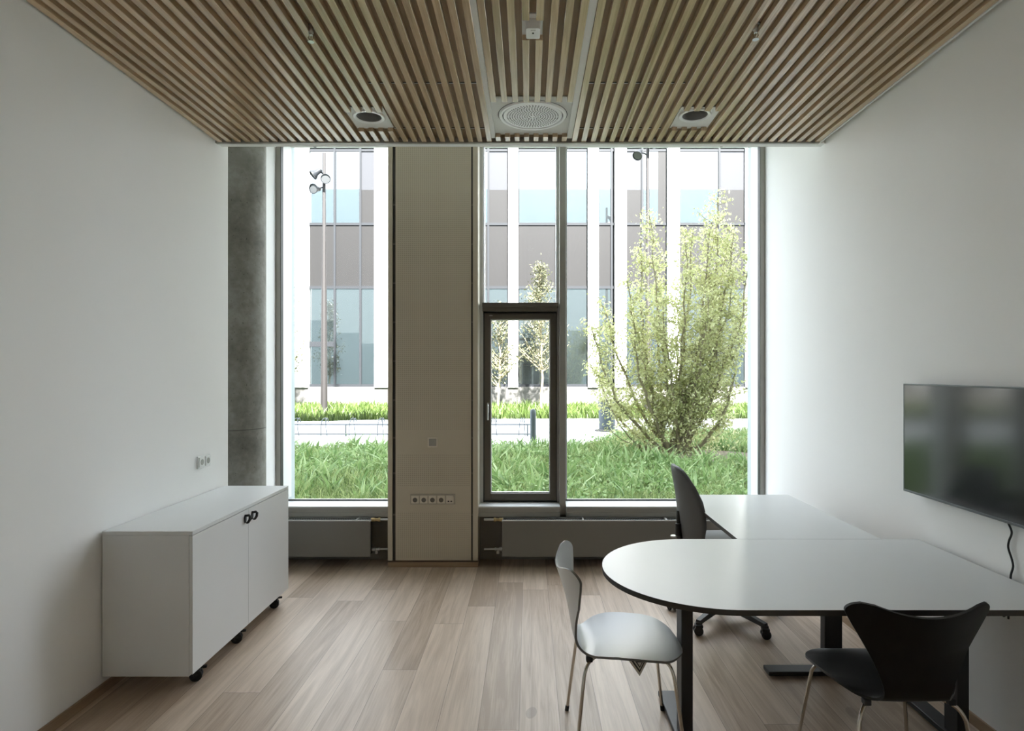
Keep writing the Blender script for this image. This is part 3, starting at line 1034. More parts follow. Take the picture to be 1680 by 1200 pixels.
PROF = catmull([(0.245, 0, 0.424), (0.215, 0, 0.440), (0.15, 0, 0.448), (0.05, 0, 0.445), (-0.06, 0, 0.438), (-0.14, 0, 0.435), (-0.185, 0, 0.446), (-0.210, 0, 0.480), (-0.222, 0, 0.54), (-0.236, 0, 0.615), (-0.256, 0, 0.69), (-0.278, 0, 0.755), (-0.292, 0, 0.800)], 8)
PS = [0.0]
for a, b_ in zip(PROF[:-1], PROF[1:]):
    PS.append(PS[-1] + (b_ - a).length)
PX = [p_.x for p_ in PROF]
PZ = [p_.z for p_ in PROF]
STOT = PS[-1]
WS = catmull([(0.0, 0, 0.215), (0.05, 0, 0.226), (0.12, 0, 0.234), (0.20, 0, 0.236), (0.28, 0, 0.228), (0.34, 0, 0.210), (0.385, 0, 0.180), (0.415, 0, 0.148), (0.445, 0, 0.122), (0.48, 0, 0.116), (0.53, 0, 0.130), (0.60, 0, 0.160), (0.665, 0, 0.198), (0.73, 0, 0.240), (0.775, 0, 0.256), (0.90, 0, 0.258)], 6)
WX = [p_.x for p_ in WS]
WZ = [p_.z for p_ in WS]


def shell_point(p, s, w):
    """p across (m), s along the profile (m), w half width there"""
    u = p / max(w, 1e-5)
    s2 = s
    ft = max(0.0, min(1.0, (s - (STOT - 0.16)) / 0.16))
    s2 += 0.028 * (min(1, (p / 0.195) ** 2) - 1) * ft * ft
    ff = max(0.0, min(1.0, (0.14 - s) / 0.14))
    s2 += 0.030 * (p / 0.2) ** 2 * ff * ff
    s2 = max(0.0, min(STOT, s2))
    x = interp(PS, PX, s2)
    z = interp(PS, PZ, s2)
    i0 = interp(PS, PX, max(0, s2 - 0.01)); i1 = interp(PS, PX, min(STOT, s2 + 0.01))
    k0 = interp(PS, PZ, max(0, s2 - 0.01)); k1 = interp(PS, PZ, min(STOT, s2 + 0.01))
    tx, tz = i1 - i0, k1 - k0
    L = math.hypot(tx, tz)
    nx, nz = tz / L, -tx / L      # normal on the sitter's side
    curl_back = 0.075 * (p / 0.245) ** 2 * max(0.0, min(1.0, (s2 - 0.43) / 0.2))
    curl_seat = 0.026 * (p / 0.236) ** 2 * max(0.0, min(1.0, (0.46 - s2) / 0.1)) * max(0.0, min(1.0, (s2 - 0.10) / 0.2))
    c_ = curl_back + curl_seat
    return Vector((x + nx * c_, p, z + nz * c_)), Vector((nx, 0, nz))


def shell_chair(name, label, mshell, medge, loc, rotz, with_tag):
    c = thing(name, label, 'chair', loc, rotz, 'moulded shell chairs at the round-ended table')
    NU, NV = 28, 84
    r_top, r_front = 0.068, 0.125
    rows_s = []
    for j in range(NV + 1):
        t_ = j / NV
        # crowd the rows towards both ends so that the corners come out round
        t_ = 0.5 - 0.5 * math.cos(PI * t_) * (0.35 + 0.65) if False else t_
        rows_s.append(STOT * (0.85 * t_ + 0.15 * (0.5 - 0.5 * math.cos(PI * t_))))
    bm = bmesh.new()
    top, bot = [], []
    TH = 0.010
    for s in rows_s:
        w = interp(WX, WZ, s)
        if s > STOT - r_top:
            q = s - (STOT - r_top)
            w = w - 0.085 * (1 - math.sqrt(max(0, 1 - (q / r_top) ** 2)))
        if s < r_front:
            q = r_front - s
            w = w - 0.15 * (1 - math.sqrt(max(0, 1 - (q / r_front) ** 2)))
        tr, br = [], []
        for i in range(NU + 1):
            u = -1 + 2 * i / NU
            u = math.copysign(abs(u) ** 0.85, u)
            pt, nr = shell_point(u * w, s, w)
            tr.append(bm.verts.new(pt + nr * TH / 2))
            br.append(bm.verts.new(pt - nr * TH / 2))
        top.append(tr)
        bot.append(br)
    for j in range(NV):
        for i in range(NU):
            bm.faces.new((top[j][i], top[j][i + 1], top[j + 1][i + 1], top[j + 1][i]))
            bm.faces.new((bot[j][i], bot[j + 1][i], bot[j + 1][i + 1], bot[j][i + 1]))
    edge = []
    for j in range(NV):
        edge.append(bm.faces.new((top[j][0], top[j + 1][0], bot[j + 1][0], bot[j][0])))
        edge.append(bm.faces.new((top[j][NU], bot[j][NU], bot[j + 1][NU], top[j + 1][NU])))
    for i in range(NU):
        edge.append(bm.faces.new((top[0][i], bot[0][i], bot[0][i + 1], top[0][i + 1])))
        edge.append(bm.faces.new((top[NV][i], top[NV][i + 1], bot[NV][i + 1], bot[NV][i])))
    for f_ in edge:
        f_.material_index = 1
    m_ = MB()
    m_.bm.free()
    m_.bm = bm
    m_.build('shell', [mshell, medge], c, smooth=50, local=True)
    for sx in (1, -1):
        for sy in (1, -1):
            hx, hy = 0.155 * sx, 0.150 * sy
            fx, fy = (0.225 if sx > 0 else -0.222), 0.235 * sy
            top_z = 0.424
            pts = [(0.02 * sx, 0.02 * sy, top_z)]
            pts += bez((0.10 * sx, 0.10 * sy, top_z), (hx, hy, top_z), (hx * 1.10, hy * 1.14, top_z - 0.005), (hx * 1.17 + 0.0, hy * 1.25, top_z - 0.055), 8)
            pts += [Vector((hx * 1.17, hy * 1.25, top_z - 0.055)).lerp(Vector((fx, fy, 0.018)), k / 4) for k in range(1, 5)]
            leg = MB().tube(pts, 0.0072, 12).build('leg', M['chrome'], c, smooth=50, local=True)
            d_ = (Vector(pts[-1]) - Vector(pts[-2])).normalized()
            MB().tube([Vector(pts[-1]) - d_ * 0.008, Vector(pts[-1]), Vector((fx + d_.x * 0.02, fy + d_.y * 0.02, 0.0))], [0.0085, 0.0095, 0.0095], 12).build('rubber_foot', M['rubber'], leg, smooth=50, local=True)
            MB().box(hx - 0.015, hx + 0.012, hy * 1.0 - 0.012, hy * 1.0 + 0.012, 0.416, 0.438, 0.004).build('bumper', M['black_plastic'], leg, local=True)
    MB().lathe([(0, 0), (0.075, 0), (0.075, 0.010), (0, 0.010)], (0, 0, 0.421), 28).build('hub', M['black_plastic'], c, smooth=40, local=True)
    if with_tag:
        b = MB()
        # paper tag hanging under the seat edge, point down
        y0 = -0.165
        def tri(x0, x1, zt, zb, yy, mat):
            v = [b.bm.verts.new(q) for q in ((x0, yy, zt), (x1, yy, zt), ((x0 * 0.42 + x1 * 0.58), yy, zb))]
            w_ = [b.bm.verts.new(q) for q in ((x0, yy + 0.0008, zt), (x1, yy + 0.0008, zt), ((x0 * 0.42 + x1 * 0.58), yy + 0.0008, zb))]
            for fc in ((v[0], v[2], v[1]), (w_[0], w_[1], w_[2]), (v[0], v[1], w_[1], w_[0]), (v[1], v[2], w_[2], w_[1]), (v[2], v[0], w_[0], w_[2])):
                f2 = b.bm.faces.new(fc)
                f2.material_index = mat
        tri(-0.010, 0.088, 0.442, 0.362, y0, 0)
        tri(0.008, 0.074, 0.432, 0.378, y0 - 0.0010, 1)
        tri(0.019, 0.066, 0.428, 0.388, y0 - 0.0020, 0)
        tri(0.028, 0.060, 0.424, 0.397, y0 - 0.0030, 1)
        tri(0.036, 0.054, 0.420, 0.404, y0 - 0.0040, 0)
        b.build('hang_tag', [M['tag_paper'], M['black_plastic']], c, local=True)
    return c


shell_chair('shell_chair', 'white moulded plywood chair with chrome legs beside the half-round table end', M['chair_white'], M['chair_edge'], (0.405, 2.640, 0), 0.0, True)
shell_chair('shell_chair', 'black moulded plywood chair with its back to the camera at the table', M['chair_black'], M['chair_black_edge'], (1.352, 2.325, 0), PI / 2, False)

# ------------------------------------------------------------------ office chair
oc = thing('office_chair', 'black swivel office chair with tall curved back pulled up to the desk', 'chair', (1.265, 3.95, 0), 0.0)
# backrest: rounded pad, wide low, narrow at the top, edges swept forward
bm = bmesh.new()
NV, NU = 30, 22
front, back = [], []
KZ = [0.50, 0.56, 0.64, 0.72, 0.80, 0.88, 0.94, 0.975, 0.992]
KX = [-0.235, -0.245, -0.252, -0.258, -0.270, -0.288, -0.303, -0.313, -0.318]
KW = [0.16, 0.205, 0.225, 0.228, 0.220, 0.190, 0.150, 0.115, 0.075]
KT = [0.02, 0.05, 0.06, 0.062, 0.056, 0.048, 0.040, 0.030, 0.012]
for j in range(NV + 1):
    zz = KZ[0] + (KZ[-1] - KZ[0]) * (j / NV)
    xc = interp(KZ, KX, zz); wd = interp(KZ, KW, zz); th = interp(KZ, KT, zz)
    fr_, bk_ = [], []
    for i in range(NU + 1):
        u = -1 + 2 * i / NU
        u = math.sin(u * PI / 2)
        y = wd * u
        curl = 0.068 * (y / 0.228) ** 2
        tt = th * (max(0, 1 - abs(u) ** 4)) ** 0.5 * 0.5 + 0.006
        fr_.append(bm.verts.new((xc + curl + tt, y, zz)))
        bk_.append(bm.verts.new((xc + curl - tt, y, zz)))
    front.append(fr_)
    back.append(bk_)
for j in range(NV):
    for i in range(NU):
        bm.faces.new((front[j][i], front[j][i + 1], front[j + 1][i + 1], front[j + 1][i]))
        bm.faces.new((back[j][i], back[j + 1][i], back[j + 1][i + 1], back[j][i + 1]))
    bm.faces.new((front[j][0], front[j + 1][0], back[j + 1][0], back[j][0]))
    bm.faces.new((front[j][NU], back[j][NU], back[j + 1][NU], front[j + 1][NU]))
for i in range(NU):
    bm.faces.new((front[0][i], back[0][i], back[0][i + 1], front[0][i + 1]))
    bm.faces.new((front[NV][i], front[NV][i + 1], back[NV][i + 1], back[NV][i]))
m_ = MB(); m_.bm.free(); m_.bm = bm
m_.build('backrest', M['upholstery'], oc, smooth=70, local=True)
sp = []
for (cx, cy, a0) in ((0.17, -0.16, -PI / 2), (0.17, 0.16, 0), (-0.13, 0.13, PI / 2), (-0.13, -0.13, PI)):
    sp += arc(cx, cy, 0.085, a0, a0 + PI / 2, 8)
b = MB().prism(sp, 0.445, 0.515, 0.02)
b.build('seat', M['upholstery'], oc, smooth=40, local=True)
b = MB()
b.box(-0.12, 0.12, -0.08, 0.08, 0.40, 0.446, 0.01)
b.build('mechanism', M['black_plastic'], oc, local=True)
b = MB()
b.tube([(-0.10, 0, 0.425), (-0.22, 0, 0.425), (-0.272, 0, 0.45), (-0.288, 0, 0.55), (-0.290, 0, 0.70)], [0.022, 0.022, 0.02, 0.018, 0.016], 10)
b.build('back_stem', M['black_metal'], oc, smooth=50, local=True)
b = MB()
b.tube([(-0.300, -0.02, 0.545), (-0.300, -0.02, 0.62)], 0.018, 14)
b.build('height_knob', M['black_plastic'], oc, smooth=40, local=True)
b = MB()
b.lathe([(0, 0), (0.022, 0), (0.024, 0.004), (0.022, 0.008), (0, 0.008)], (-0.325, -0.02, 0.535), 20)
b.build('knob_cap', M['steel'], oc, smooth=40, local=True)
b = MB()
b.lathe([(0.0, 0.09), (0.032, 0.09), (0.032, 0.22), (0.026, 0.225), (0.026, 0.33), (0.016, 0.335), (0.016, 0.41), (0, 0.41)], (0, 0, 0), 24)
b.build('gas_column', M['black_metal'], oc, smooth=40, local=True)
base_a = math.atan2(-0.25, -0.24)
hub = MB().lathe([(0, 0.075), (0.045, 0.075), (0.05, 0.09), (0.05, 0.135), (0.036, 0.14), (0, 0.14)], (0, 0, 0), 24)
hub.build('base_hub', M['black_plastic'], oc, smooth=40, local=True)
for k in range(5):
    a = base_a + 2 * PI * k / 5
    d_ = Vector((math.cos(a), math.sin(a), 0))
    R = Matrix.Rotation(a, 4, 'Z')
    b = MB()
    tmp = bmesh.new()
    rings = []
    for q, (rr, hw, z0, z1) in enumerate(((0.03, 0.032, 0.082, 0.130), (0.15, 0.026, 0.078, 0.112), (0.28, 0.021, 0.070, 0.094), (0.335, 0.020, 0.066, 0.088))):
        rings.append([b.bm.verts.new(R @ Vector(p_)) for p_ in ((rr, -hw, z0), (rr, hw, z0), (rr, hw * 0.7, z1), (rr, -hw * 0.7, z1))])
    for ra, rb in zip(rings[:-1], rings[1:]):
        for i in range(4):
            b.bm.faces.new((ra[i], ra[(i + 1) % 4], rb[(i + 1) % 4], rb[i]))
    b.bm.faces.new(list(reversed(rings[0])))
    b.bm.faces.new(rings[-1])
    arm = b.build('base_arm', M['black_plastic'], oc, local=True)
    cc = d_ * 0.335
    ca = a + 0.9 * (1 if k % 2 else -1)
    R2 = Matrix.Translation((cc.x, cc.y, 0)) @ Matrix.Rotation(ca, 4, 'Z')
    b = MB()
    b.box(-0.022, 0.016, -0.008, 0.008, 0.030, 0.075, 0.003, rot=R2)
    b.box(-0.026, 0.020, -0.026, 0.026, 0.046, 0.064, 0.006, rot=R2)
    for s in (-1, 1):
        ax = R2.to_3x3() @ Vector((0, s, 0))
        b.lathe([(0, 0), (0.026, 0), (0.028, 0.003), (0.028, 0.015), (0.025, 0.018), (0, 0.019)], R2 @ Vector((0, s * 0.009, 0.028)), 24, axis=ax)
    b.build('caster', M['rubber'], arm, smooth=35, local=True)

# ------------------------------------------------------------------ outdoors
ZG = 0.20
rng = np.random.default_rng(11)
tag(MB().box(-30, 30, 5.62, 60, -0.3, ZG).build('ground', M['soil']), 'soil of the planted bank between the buildings', 'ground', kind='structure')
pv = MB()
pv.prism([(-30, 10.9), (0.25, 11.1), (1.0, 11.5), (2.0, 13.3), (4.5, 14.2), (30, 14.2), (30, 17.6), (1.5, 17.9), (-4.8, 17.4), (-5.6, 16.9), (-30, 16.9)], ZG - 0.05, ZG + 0.02)
tag(pv.build('pavement', M['paving']), 'sunlit pale paved path between the two grass strips', 'path', kind='structure')
dm = MB()
pl = []
for k in range(28):
    a = 2 * PI * k / 28
    r = 1 + 0.12 * math.sin(3 * a) + 0.08 * math.sin(7 * a)
    pl.append((2.75 + 0.95 * r * math.cos(a), 9.95 + 0.72 * r * math.sin(a)))
dm.prism(pl, ZG - 0.02, ZG + 0.03)
tag(dm.build('mulch', M['mulch']), 'bare brown soil patch at the foot of the bushy tree', 'soil', kind='stuff')


def mesh_np(name, verts, faces_quad=None, faces_tri=None, mat=None, parent=None):
    me = bpy.data.meshes.new(name)
    nv = len(verts)
    me.vertices.add(nv)
    me.vertices.foreach_set('co', np.asarray(verts, dtype=np.float32).ravel())
    loops = []
    starts = []
    totals = []
    n = 0
    if faces_quad is not None and len(faces_quad):
        fq = np.asarray(faces_quad, dtype=np.int32)
        loops.append(fq.ravel()); starts.append(np.arange(len(fq)) * 4); totals.append(np.full(len(fq), 4)); n = len(fq) * 4
    if faces_tri is not None and len(faces_tri):
        ft = np.asarray(faces_tri, dtype=np.int32)
        loops.append(ft.ravel()); starts.append(n + np.arange(len(ft)) * 3); totals.append(np.full(len(ft), 3))
    L = np.concatenate(loops).astype(np.int32)
    me.loops.add(len(L))
    me.loops.foreach_set('vertex_index', L)
    S = np.concatenate(starts).astype(np.int32)
    me.polygons.add(len(S))
    me.polygons.foreach_set('loop_start', S)
    me.update(calc_edges=True)
    me.materials.append(mat)
    o = bpy.data.objects.new(name, me)
    COL.objects.link(o)
    if parent is not None:
        o.parent = parent
        OFF[o.name] = OFF.get(parent.name, Vector((0, 0, 0)))
    return o


def blades(px, py, hmin, hmax, wmin, wmax, z0, bend=0.6):
    n = len(px)
    cl = 0.5 + 0.5 * np.sin(px * 2.1 + 2.0 * np.sin(py * 1.7)) * np.sin(py * 3.3 + 1.5 * np.sin(px * 1.9))
    h = rng.uniform(hmin, hmax, n) * (0.6 + 0.7 * cl)
    w = rng.uniform(wmin, wmax, n)
    a = rng.uniform(0, 2 * PI, n)
    b_ = rng.uniform(0, 2 * PI, n)
    bd = rng.uniform(0.1, bend, n) * h
    sx, sy = np.cos(a) * w / 2, np.sin(a) * w / 2
    lx, ly = np.cos(b_) * bd, np.sin(b_) * bd
    z = np.full(n, z0)
    v = np.empty((n, 5, 3))
    v[:, 0] = np.stack([px - sx, py - sy, z], 1)
    v[:, 1] = np.stack([px + sx, py + sy, z], 1)
    v[:, 2] = np.stack([px + sx * 0.8 + lx * 0.35, py + sy * 0.8 + ly * 0.35, z + h * 0.6], 1)
    v[:, 3] = np.stack([px - sx * 0.8 + lx * 0.35, py - sy * 0.8 + ly * 0.35, z + h * 0.6], 1)
    v[:, 4] = np.stack([px + lx, py + ly, z + h], 1)
    base = np.arange(n)[:, None] * 5
    q = base + np.array([[0, 1, 2, 3]])
    t_ = base + np.array([[3, 2, 4]])
    return v.reshape(-1, 3), q, t_


# near meadow
N = 130000
px = rng.uniform(-5.2, 6.4, N)
py = 6.0 + rng.uniform(0, 1, N) ** 1.2 * 8.6
edge = np.interp(px, [-30, 0.25, 1.0, 2.0, 4.5, 30], [10.9, 11.1, 11.5, 13.3, 14.2, 14.2]) - 0.03
clump = np.sin(px * 3.1 + 1.3 * np.sin(py * 2.3)) * np.sin(py * 2.7 + px)
dirt = (((px - 2.75) / 1.0) ** 2 + ((py - 9.95) / 0.75) ** 2) < 1
dirt2 = (((px - 0.25) / 0.28) ** 2 + ((py - 6.9) / 0.35) ** 2) < 1
vis = np.abs(px) < py * 0.47 + 0.6
keep = (py < edge) & (~dirt) & (~dirt2) & vis & (rng.uniform(0, 1, N) < 0.78 + 0.22 * clump)
px, py = px[keep], py[keep]
v, q, t_ = blades(px, py, 0.05, 0.19, 0.004, 0.011, ZG, 1.2)
tag(mesh_np('meadow_grass', v, q, t_, M['grass']), 'long green grass of the bank just outside the windows', 'grass', kind='stuff')

# broad-leaved weeds in the near grass
N = 700
px = rng.uniform(-4.5, 5.5, N)
py = rng.uniform(6.25, 10.9, N)
keep = (np.abs(px) < py * 0.46 + 0.4) & ~((((px - 2.75) / 1.0) ** 2 + ((py - 9.95) / 0.75) ** 2) < 1)
px, py = px[keep], py[keep]
cx = np.repeat(px, 7) + rng.normal(0, 0.03, len(px) * 7)
cy = np.repeat(py, 7) + rng.normal(0, 0.03, len(px) * 7)
v, q, t_ = blades(cx, cy, 0.10, 0.30, 0.025, 0.055, ZG, 1.3)
tag(mesh_np('broad_leaf_weeds', v, q, t_, M['weed']), 'broad-leaved weeds standing among the long grass', 'weeds', kind='stuff')

# low leafy ground cover
N = 5200
px = rng.uniform(-4.6, 6.0, N)
py = 6.0 + rng.uniform(0, 1, N) ** 1.2 * 8.0
edge = np.interp(px, [-30, 0.25, 1.0, 2.0, 4.5, 30], [10.9, 11.1, 11.5, 13.3, 14.2, 14.2]) - 0.1
patch = np.sin(px * 1.7 + 2.0) * np.sin(py * 1.3 + 0.6 * px) > -0.25
keep = (py < edge) & patch & (np.abs(px) < py * 0.47 + 0.4) & ~((((px - 2.75) / 1.0) ** 2 + ((py - 9.95) / 0.75) ** 2) < 1)
px, py = np.repeat(px[keep], 9), np.repeat(py[keep], 9)
gp = np.stack([px + rng.normal(0, 0.07, len(px)), py + rng.normal(0, 0.07, len(px)), ZG + rng.uniform(0.03, 0.17, len(px))], 1)
GROUND_COVER = gp

# far verge
N = 26000
px = rng.uniform(-12, 11.5, N)
py = rng.uniform(16.9, 23.6, N)
edge = np.interp(px, [-30, -5.6, -4.8, 1.5, 30], [16.95, 16.95, 17.45, 17.95, 17.65])
keep = py > edge
px, py = px[keep], py[keep]
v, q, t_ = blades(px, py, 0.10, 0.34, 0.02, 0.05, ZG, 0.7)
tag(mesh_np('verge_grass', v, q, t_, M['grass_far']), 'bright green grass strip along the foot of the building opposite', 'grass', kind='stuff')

# ---- building opposite
YF = 24.0
bd = thing('office_building', 'office building opposite with white vertical fins and brown glazed bays', 'building', (0, YF, ZG))
MB().box(-16, 16, YF - 0.12, YF + 0.6, ZG - 0.1, 1.0).build('plinth', M['concrete_light'], bd)
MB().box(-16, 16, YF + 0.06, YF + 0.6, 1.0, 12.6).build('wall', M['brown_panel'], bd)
MB().box(-16, 16, YF - 0.02, YF + 0.6, 10.42, 12.8).build('parapet', M['ext_frame'], bd)
fins = [(-15.3, -14.8), (-12.25, -11.75), (-9.13, -8.62), (-6.02, -5.45), (-3.35, -2.95), (-0.794, -0.408), (2.328, 2.743), (3.384, 3.831), (5.448, 5.912), (8.52, 8.98), (11.6, 12.05), (14.6, 15.1)]
for a, b_ in fins:
    MB().box(a, b_, YF - 0.20, YF + 0.05, 0.98, 12.6, 0.01).build('fin', M['fin_white'], bd)
mull = {2: [-7.62, -6.61], 3: [-4.4], 4: [-1.58], 5: [1.1], 6: [3.27], 7: [4.48, 4.68], 8: [7.51], 9: [10.2], 1: [-10.4], 0: [-13.5], 10: [13.3]}
for i in range(len(fins) - 1):
    a, b_ = fins[i][1], fins[i + 1][0]
    xs = [a] + mull.get(i, []) + [b_]
    for xa, xb in zip(xs[:-1], xs[1:]):
        if xb - xa < 0.15:
            continue
        solid = (i == 7 and xa > 4.6)
        if solid:
            MB().box(xa + 0.04, xa + 0.42, YF - 0.01, YF + 0.03, 7.45, 10.3).build('window', M['fglass'], bd)
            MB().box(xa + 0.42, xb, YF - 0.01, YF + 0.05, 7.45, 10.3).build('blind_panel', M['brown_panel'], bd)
        elif (i, xs.index(xa)) in ((2, 2), (4, 1), (7, 0), (8, 1), (1, 0)):
            MB().box(xa + 0.04, xb - 0.04, YF, YF + 0.03, 8.76, 10.27).build('blind_panel', M['blind'], bd)
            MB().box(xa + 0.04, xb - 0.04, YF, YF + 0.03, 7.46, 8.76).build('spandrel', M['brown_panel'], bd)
        else:
            MB().box(xa + 0.04, xb - 0.04, YF, YF + 0.03, 7.46, 10.27).build('window', M['fglass'], bd)
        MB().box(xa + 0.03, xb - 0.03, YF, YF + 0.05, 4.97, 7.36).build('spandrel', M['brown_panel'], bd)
        zb = 3.2 + 0.55 * math.sin(i * 2.3 + xa)
        MB().box(xa + 0.04, xb - 0.04, YF, YF + 0.03, 1.10, zb).build('window', M['fglass_low'], bd)
        MB().box(xa + 0.04, xb - 0.04, YF, YF + 0.03, zb, 4.86).build('window', M['fglass_paler'], bd)
    b = MB()
    for xm in mull.get(i, []):
        b.box(xm - 0.04, xm + 0.04, YF - 0.05, YF + 0.06, 1.0, 10.45)
    for z0, z1 in ((1.0, 1.11), (4.86, 4.97), (7.36, 7.46), (10.27, 10.36)):
        b.box(a, b_, YF - 0.03, YF + 0.06, z0, z1)
    if i in (2, 4):
        b.box(a, xs[1], YF - 0.03, YF + 0.06, 2.58, 2.78)
    b.build('bay_frame', M['ext_frame'], bd)

# ---- floodlight masts


def floodlight(parent, base, aim, arm_from, r=0.15):
    """a bell head at base pointing along aim, hung from the mast at arm_from"""
    aim = Vector(aim).normalized()
    base = Vector(base)
    b = MB()
    b.lathe([(0, -0.30), (0.06, -0.30), (0.075, -0.24), (0.085, -0.12), (r * 0.95, -0.02), (r, 0.0), (r * 1.02, 0.025), (r * 0.9, 0.025), (r * 0.86, 0.0)], base, 24, axis=aim)
    h_ = b.build('lamp_head', M['lamp_shell'], parent, smooth=40)
    MB().lathe([(0, 0.004), (r * 0.88, 0.0)], base, 24, axis=aim).build('lamp_lens', M['lamp_glass'], h_, smooth=40)
    MB().tube([arm_from, Vector(arm_from).lerp(base - aim * 0.18, 0.5) + Vector((0, 0, 0.02)), base - aim * 0.18], 0.028, 8).build('bracket', M['lamp_shell'], parent, smooth=50)


def mast(x, y, top, label, heads, group=None):
    m_ = thing('floodlight_mast', label, 'lamp post', (x, y, ZG), group='floodlight masts on the far grass strip')
    MB().lathe([(0, 0), (0.105, 0), (0.10, 1.0), (0.085, 3.5), (0.055, 5.2), (0.048, top - ZG), (0, top - ZG)], (x, y, ZG), 20).build('pole', M['mast'], m_, smooth=40)
    for bx, bz, aim in heads:
        floodlight(m_, (x + bx, y - 0.22, bz), aim, (x, y, bz + 0.10))
    return m_


mast(-6.37, 19.0, 8.42, 'pale floodlight mast with three lamp heads beyond the narrow window',
     [(-0.26, 7.66, (-0.8, -0.35, -0.75)), (0.12, 7.54, (0.35, -1, -0.15)), (-0.25, 7.24, (-0.3, -1, -0.25))])
mast(3.72, 19.0, 9.4, 'pale floodlight mast behind the bushy tree, its lamp heads at the window top',
     [(-0.36, 8.26, (-0.45, -0.6, -0.75)), (0.14, 8.62, (0.6, -0.9, -0.1)), (0.3, 8.9, (0.8, -0.5, -0.3))])

# ---- street furniture
bl = MB().lathe([(0, 0), (0.055, 0), (0.055, 0.63), (0.050, 0.665), (0.035, 0.69), (0, 0.70)], (0.085, 11.25, ZG + 0.015), 24)
tag(bl.build('bollard', M['galv'], smooth=40), 'round-topped grey steel bollard at the edge of the path', 'bollard')
br = thing('bike_rack', 'long low grey steel bicycle rack standing on the path', 'bike rack', (-2.5, 13.0, ZG + 0.02))
for z in (0.47, 0.265):
    MB().tube([(-7.6, 13.0, z), (0.06, 13.0, z)], 0.013, 8).build('rail', M['galv'], br, smooth=50)
for k in range(13):
    x = -7.4 + 0.605 * k
    b = MB()
    for s in (-1, 1):
        b.tube([(x + s * 0.08, 13.10, 0.20)] + bez((x + s * 0.065, 13.04, 0.24), (x + s * 0.05, 12.98, 0.45), (x + s * 0.045, 12.98, 0.62), (x + s * 0.02 + 0.02, 13.14, 0.60), 6) + [(x + s * 0.03 + 0.03, 13.18, 0.50)], 0.009, 6)
    b.build('hoop', M['galv'], br, smooth=50)
for x in (-7.5, -3.9, -0.02):
    MB().tube([(x, 13.02, ZG + 0.02), (x, 13.02, 0.48)], 0.016, 8).build('post', M['galv'], br, smooth=50)
lb = thing('litter_bin', 'dark slate litter bin on the path behind the bushy tree', 'bin', (1.83, 14.2, ZG + 0.02))
MB().lathe([(0, 0.04), (0.185, 0.04), (0.205, 0.70), (0.195, 0.72), (0.165, 0.72), (0.155, 0.55), (0, 0.55)], (1.83, 14.2, ZG + 0.015), 28).build('body', M['bin'], lb, smooth=40)
MB().lathe([(0, 0), (0.29, 0), (0.29, 0.025), (0.20, 0.05), (0, 0.05)], (1.83, 14.2, ZG + 0.015), 28).build('base', M['concrete_light'], lb, smooth=40)

# ---- trees


def leaves(pts, size, mat, parent, name='foliage'):
    """pts (n,3) world; one small bent diamond leaf each"""
    n = len(pts)
    off = np.array(OFF.get(parent.name, Vector((0, 0, 0)))) if parent is not None else np.zeros(3)
    P = pts - off
    d = rng.normal(0, 1, (n, 3)); d[:, 2] -= 0.3
    d /= np.linalg.norm(d, axis=1)[:, None]
    e = np.cross(d, rng.normal(0, 1, (n, 3)))
    e /= np.linalg.norm(e, axis=1)[:, None] + 1e-9
    L = rng.uniform(0.6, 1.3, n)[:, None] * size
    W = L * 0.24
    v = np.empty((n, 4, 3))
    v[:, 0] = P
    v[:, 1] = P + d * L * 0.5 + e * W
    v[:, 2] = P + d * L
    v[:, 3] = P + d * L * 0.5 - e * W
    q = np.arange(n)[:, None] * 4 + np.array([[0, 1, 2, 3]])
    return mesh_np(name, v.reshape(-1, 3), q, None, mat, parent)


def grow(base, tip, bulge, n=9, wob=0.03):
    b0, t0 = Vector(base), Vector(tip)
    c1 = b0.lerp(t0, 0.30) + Vector(bulge)
    c2 = b0.lerp(t0, 0.65) + Vector(bulge) * 0.6
    out = bez(b0, c1, c2, t0, n)
    for k in range(1, n):
        out[k] += Vector((random.gauss(0, wob), random.gauss(0, wob), random.gauss(0, wob * 0.5)))
    return out


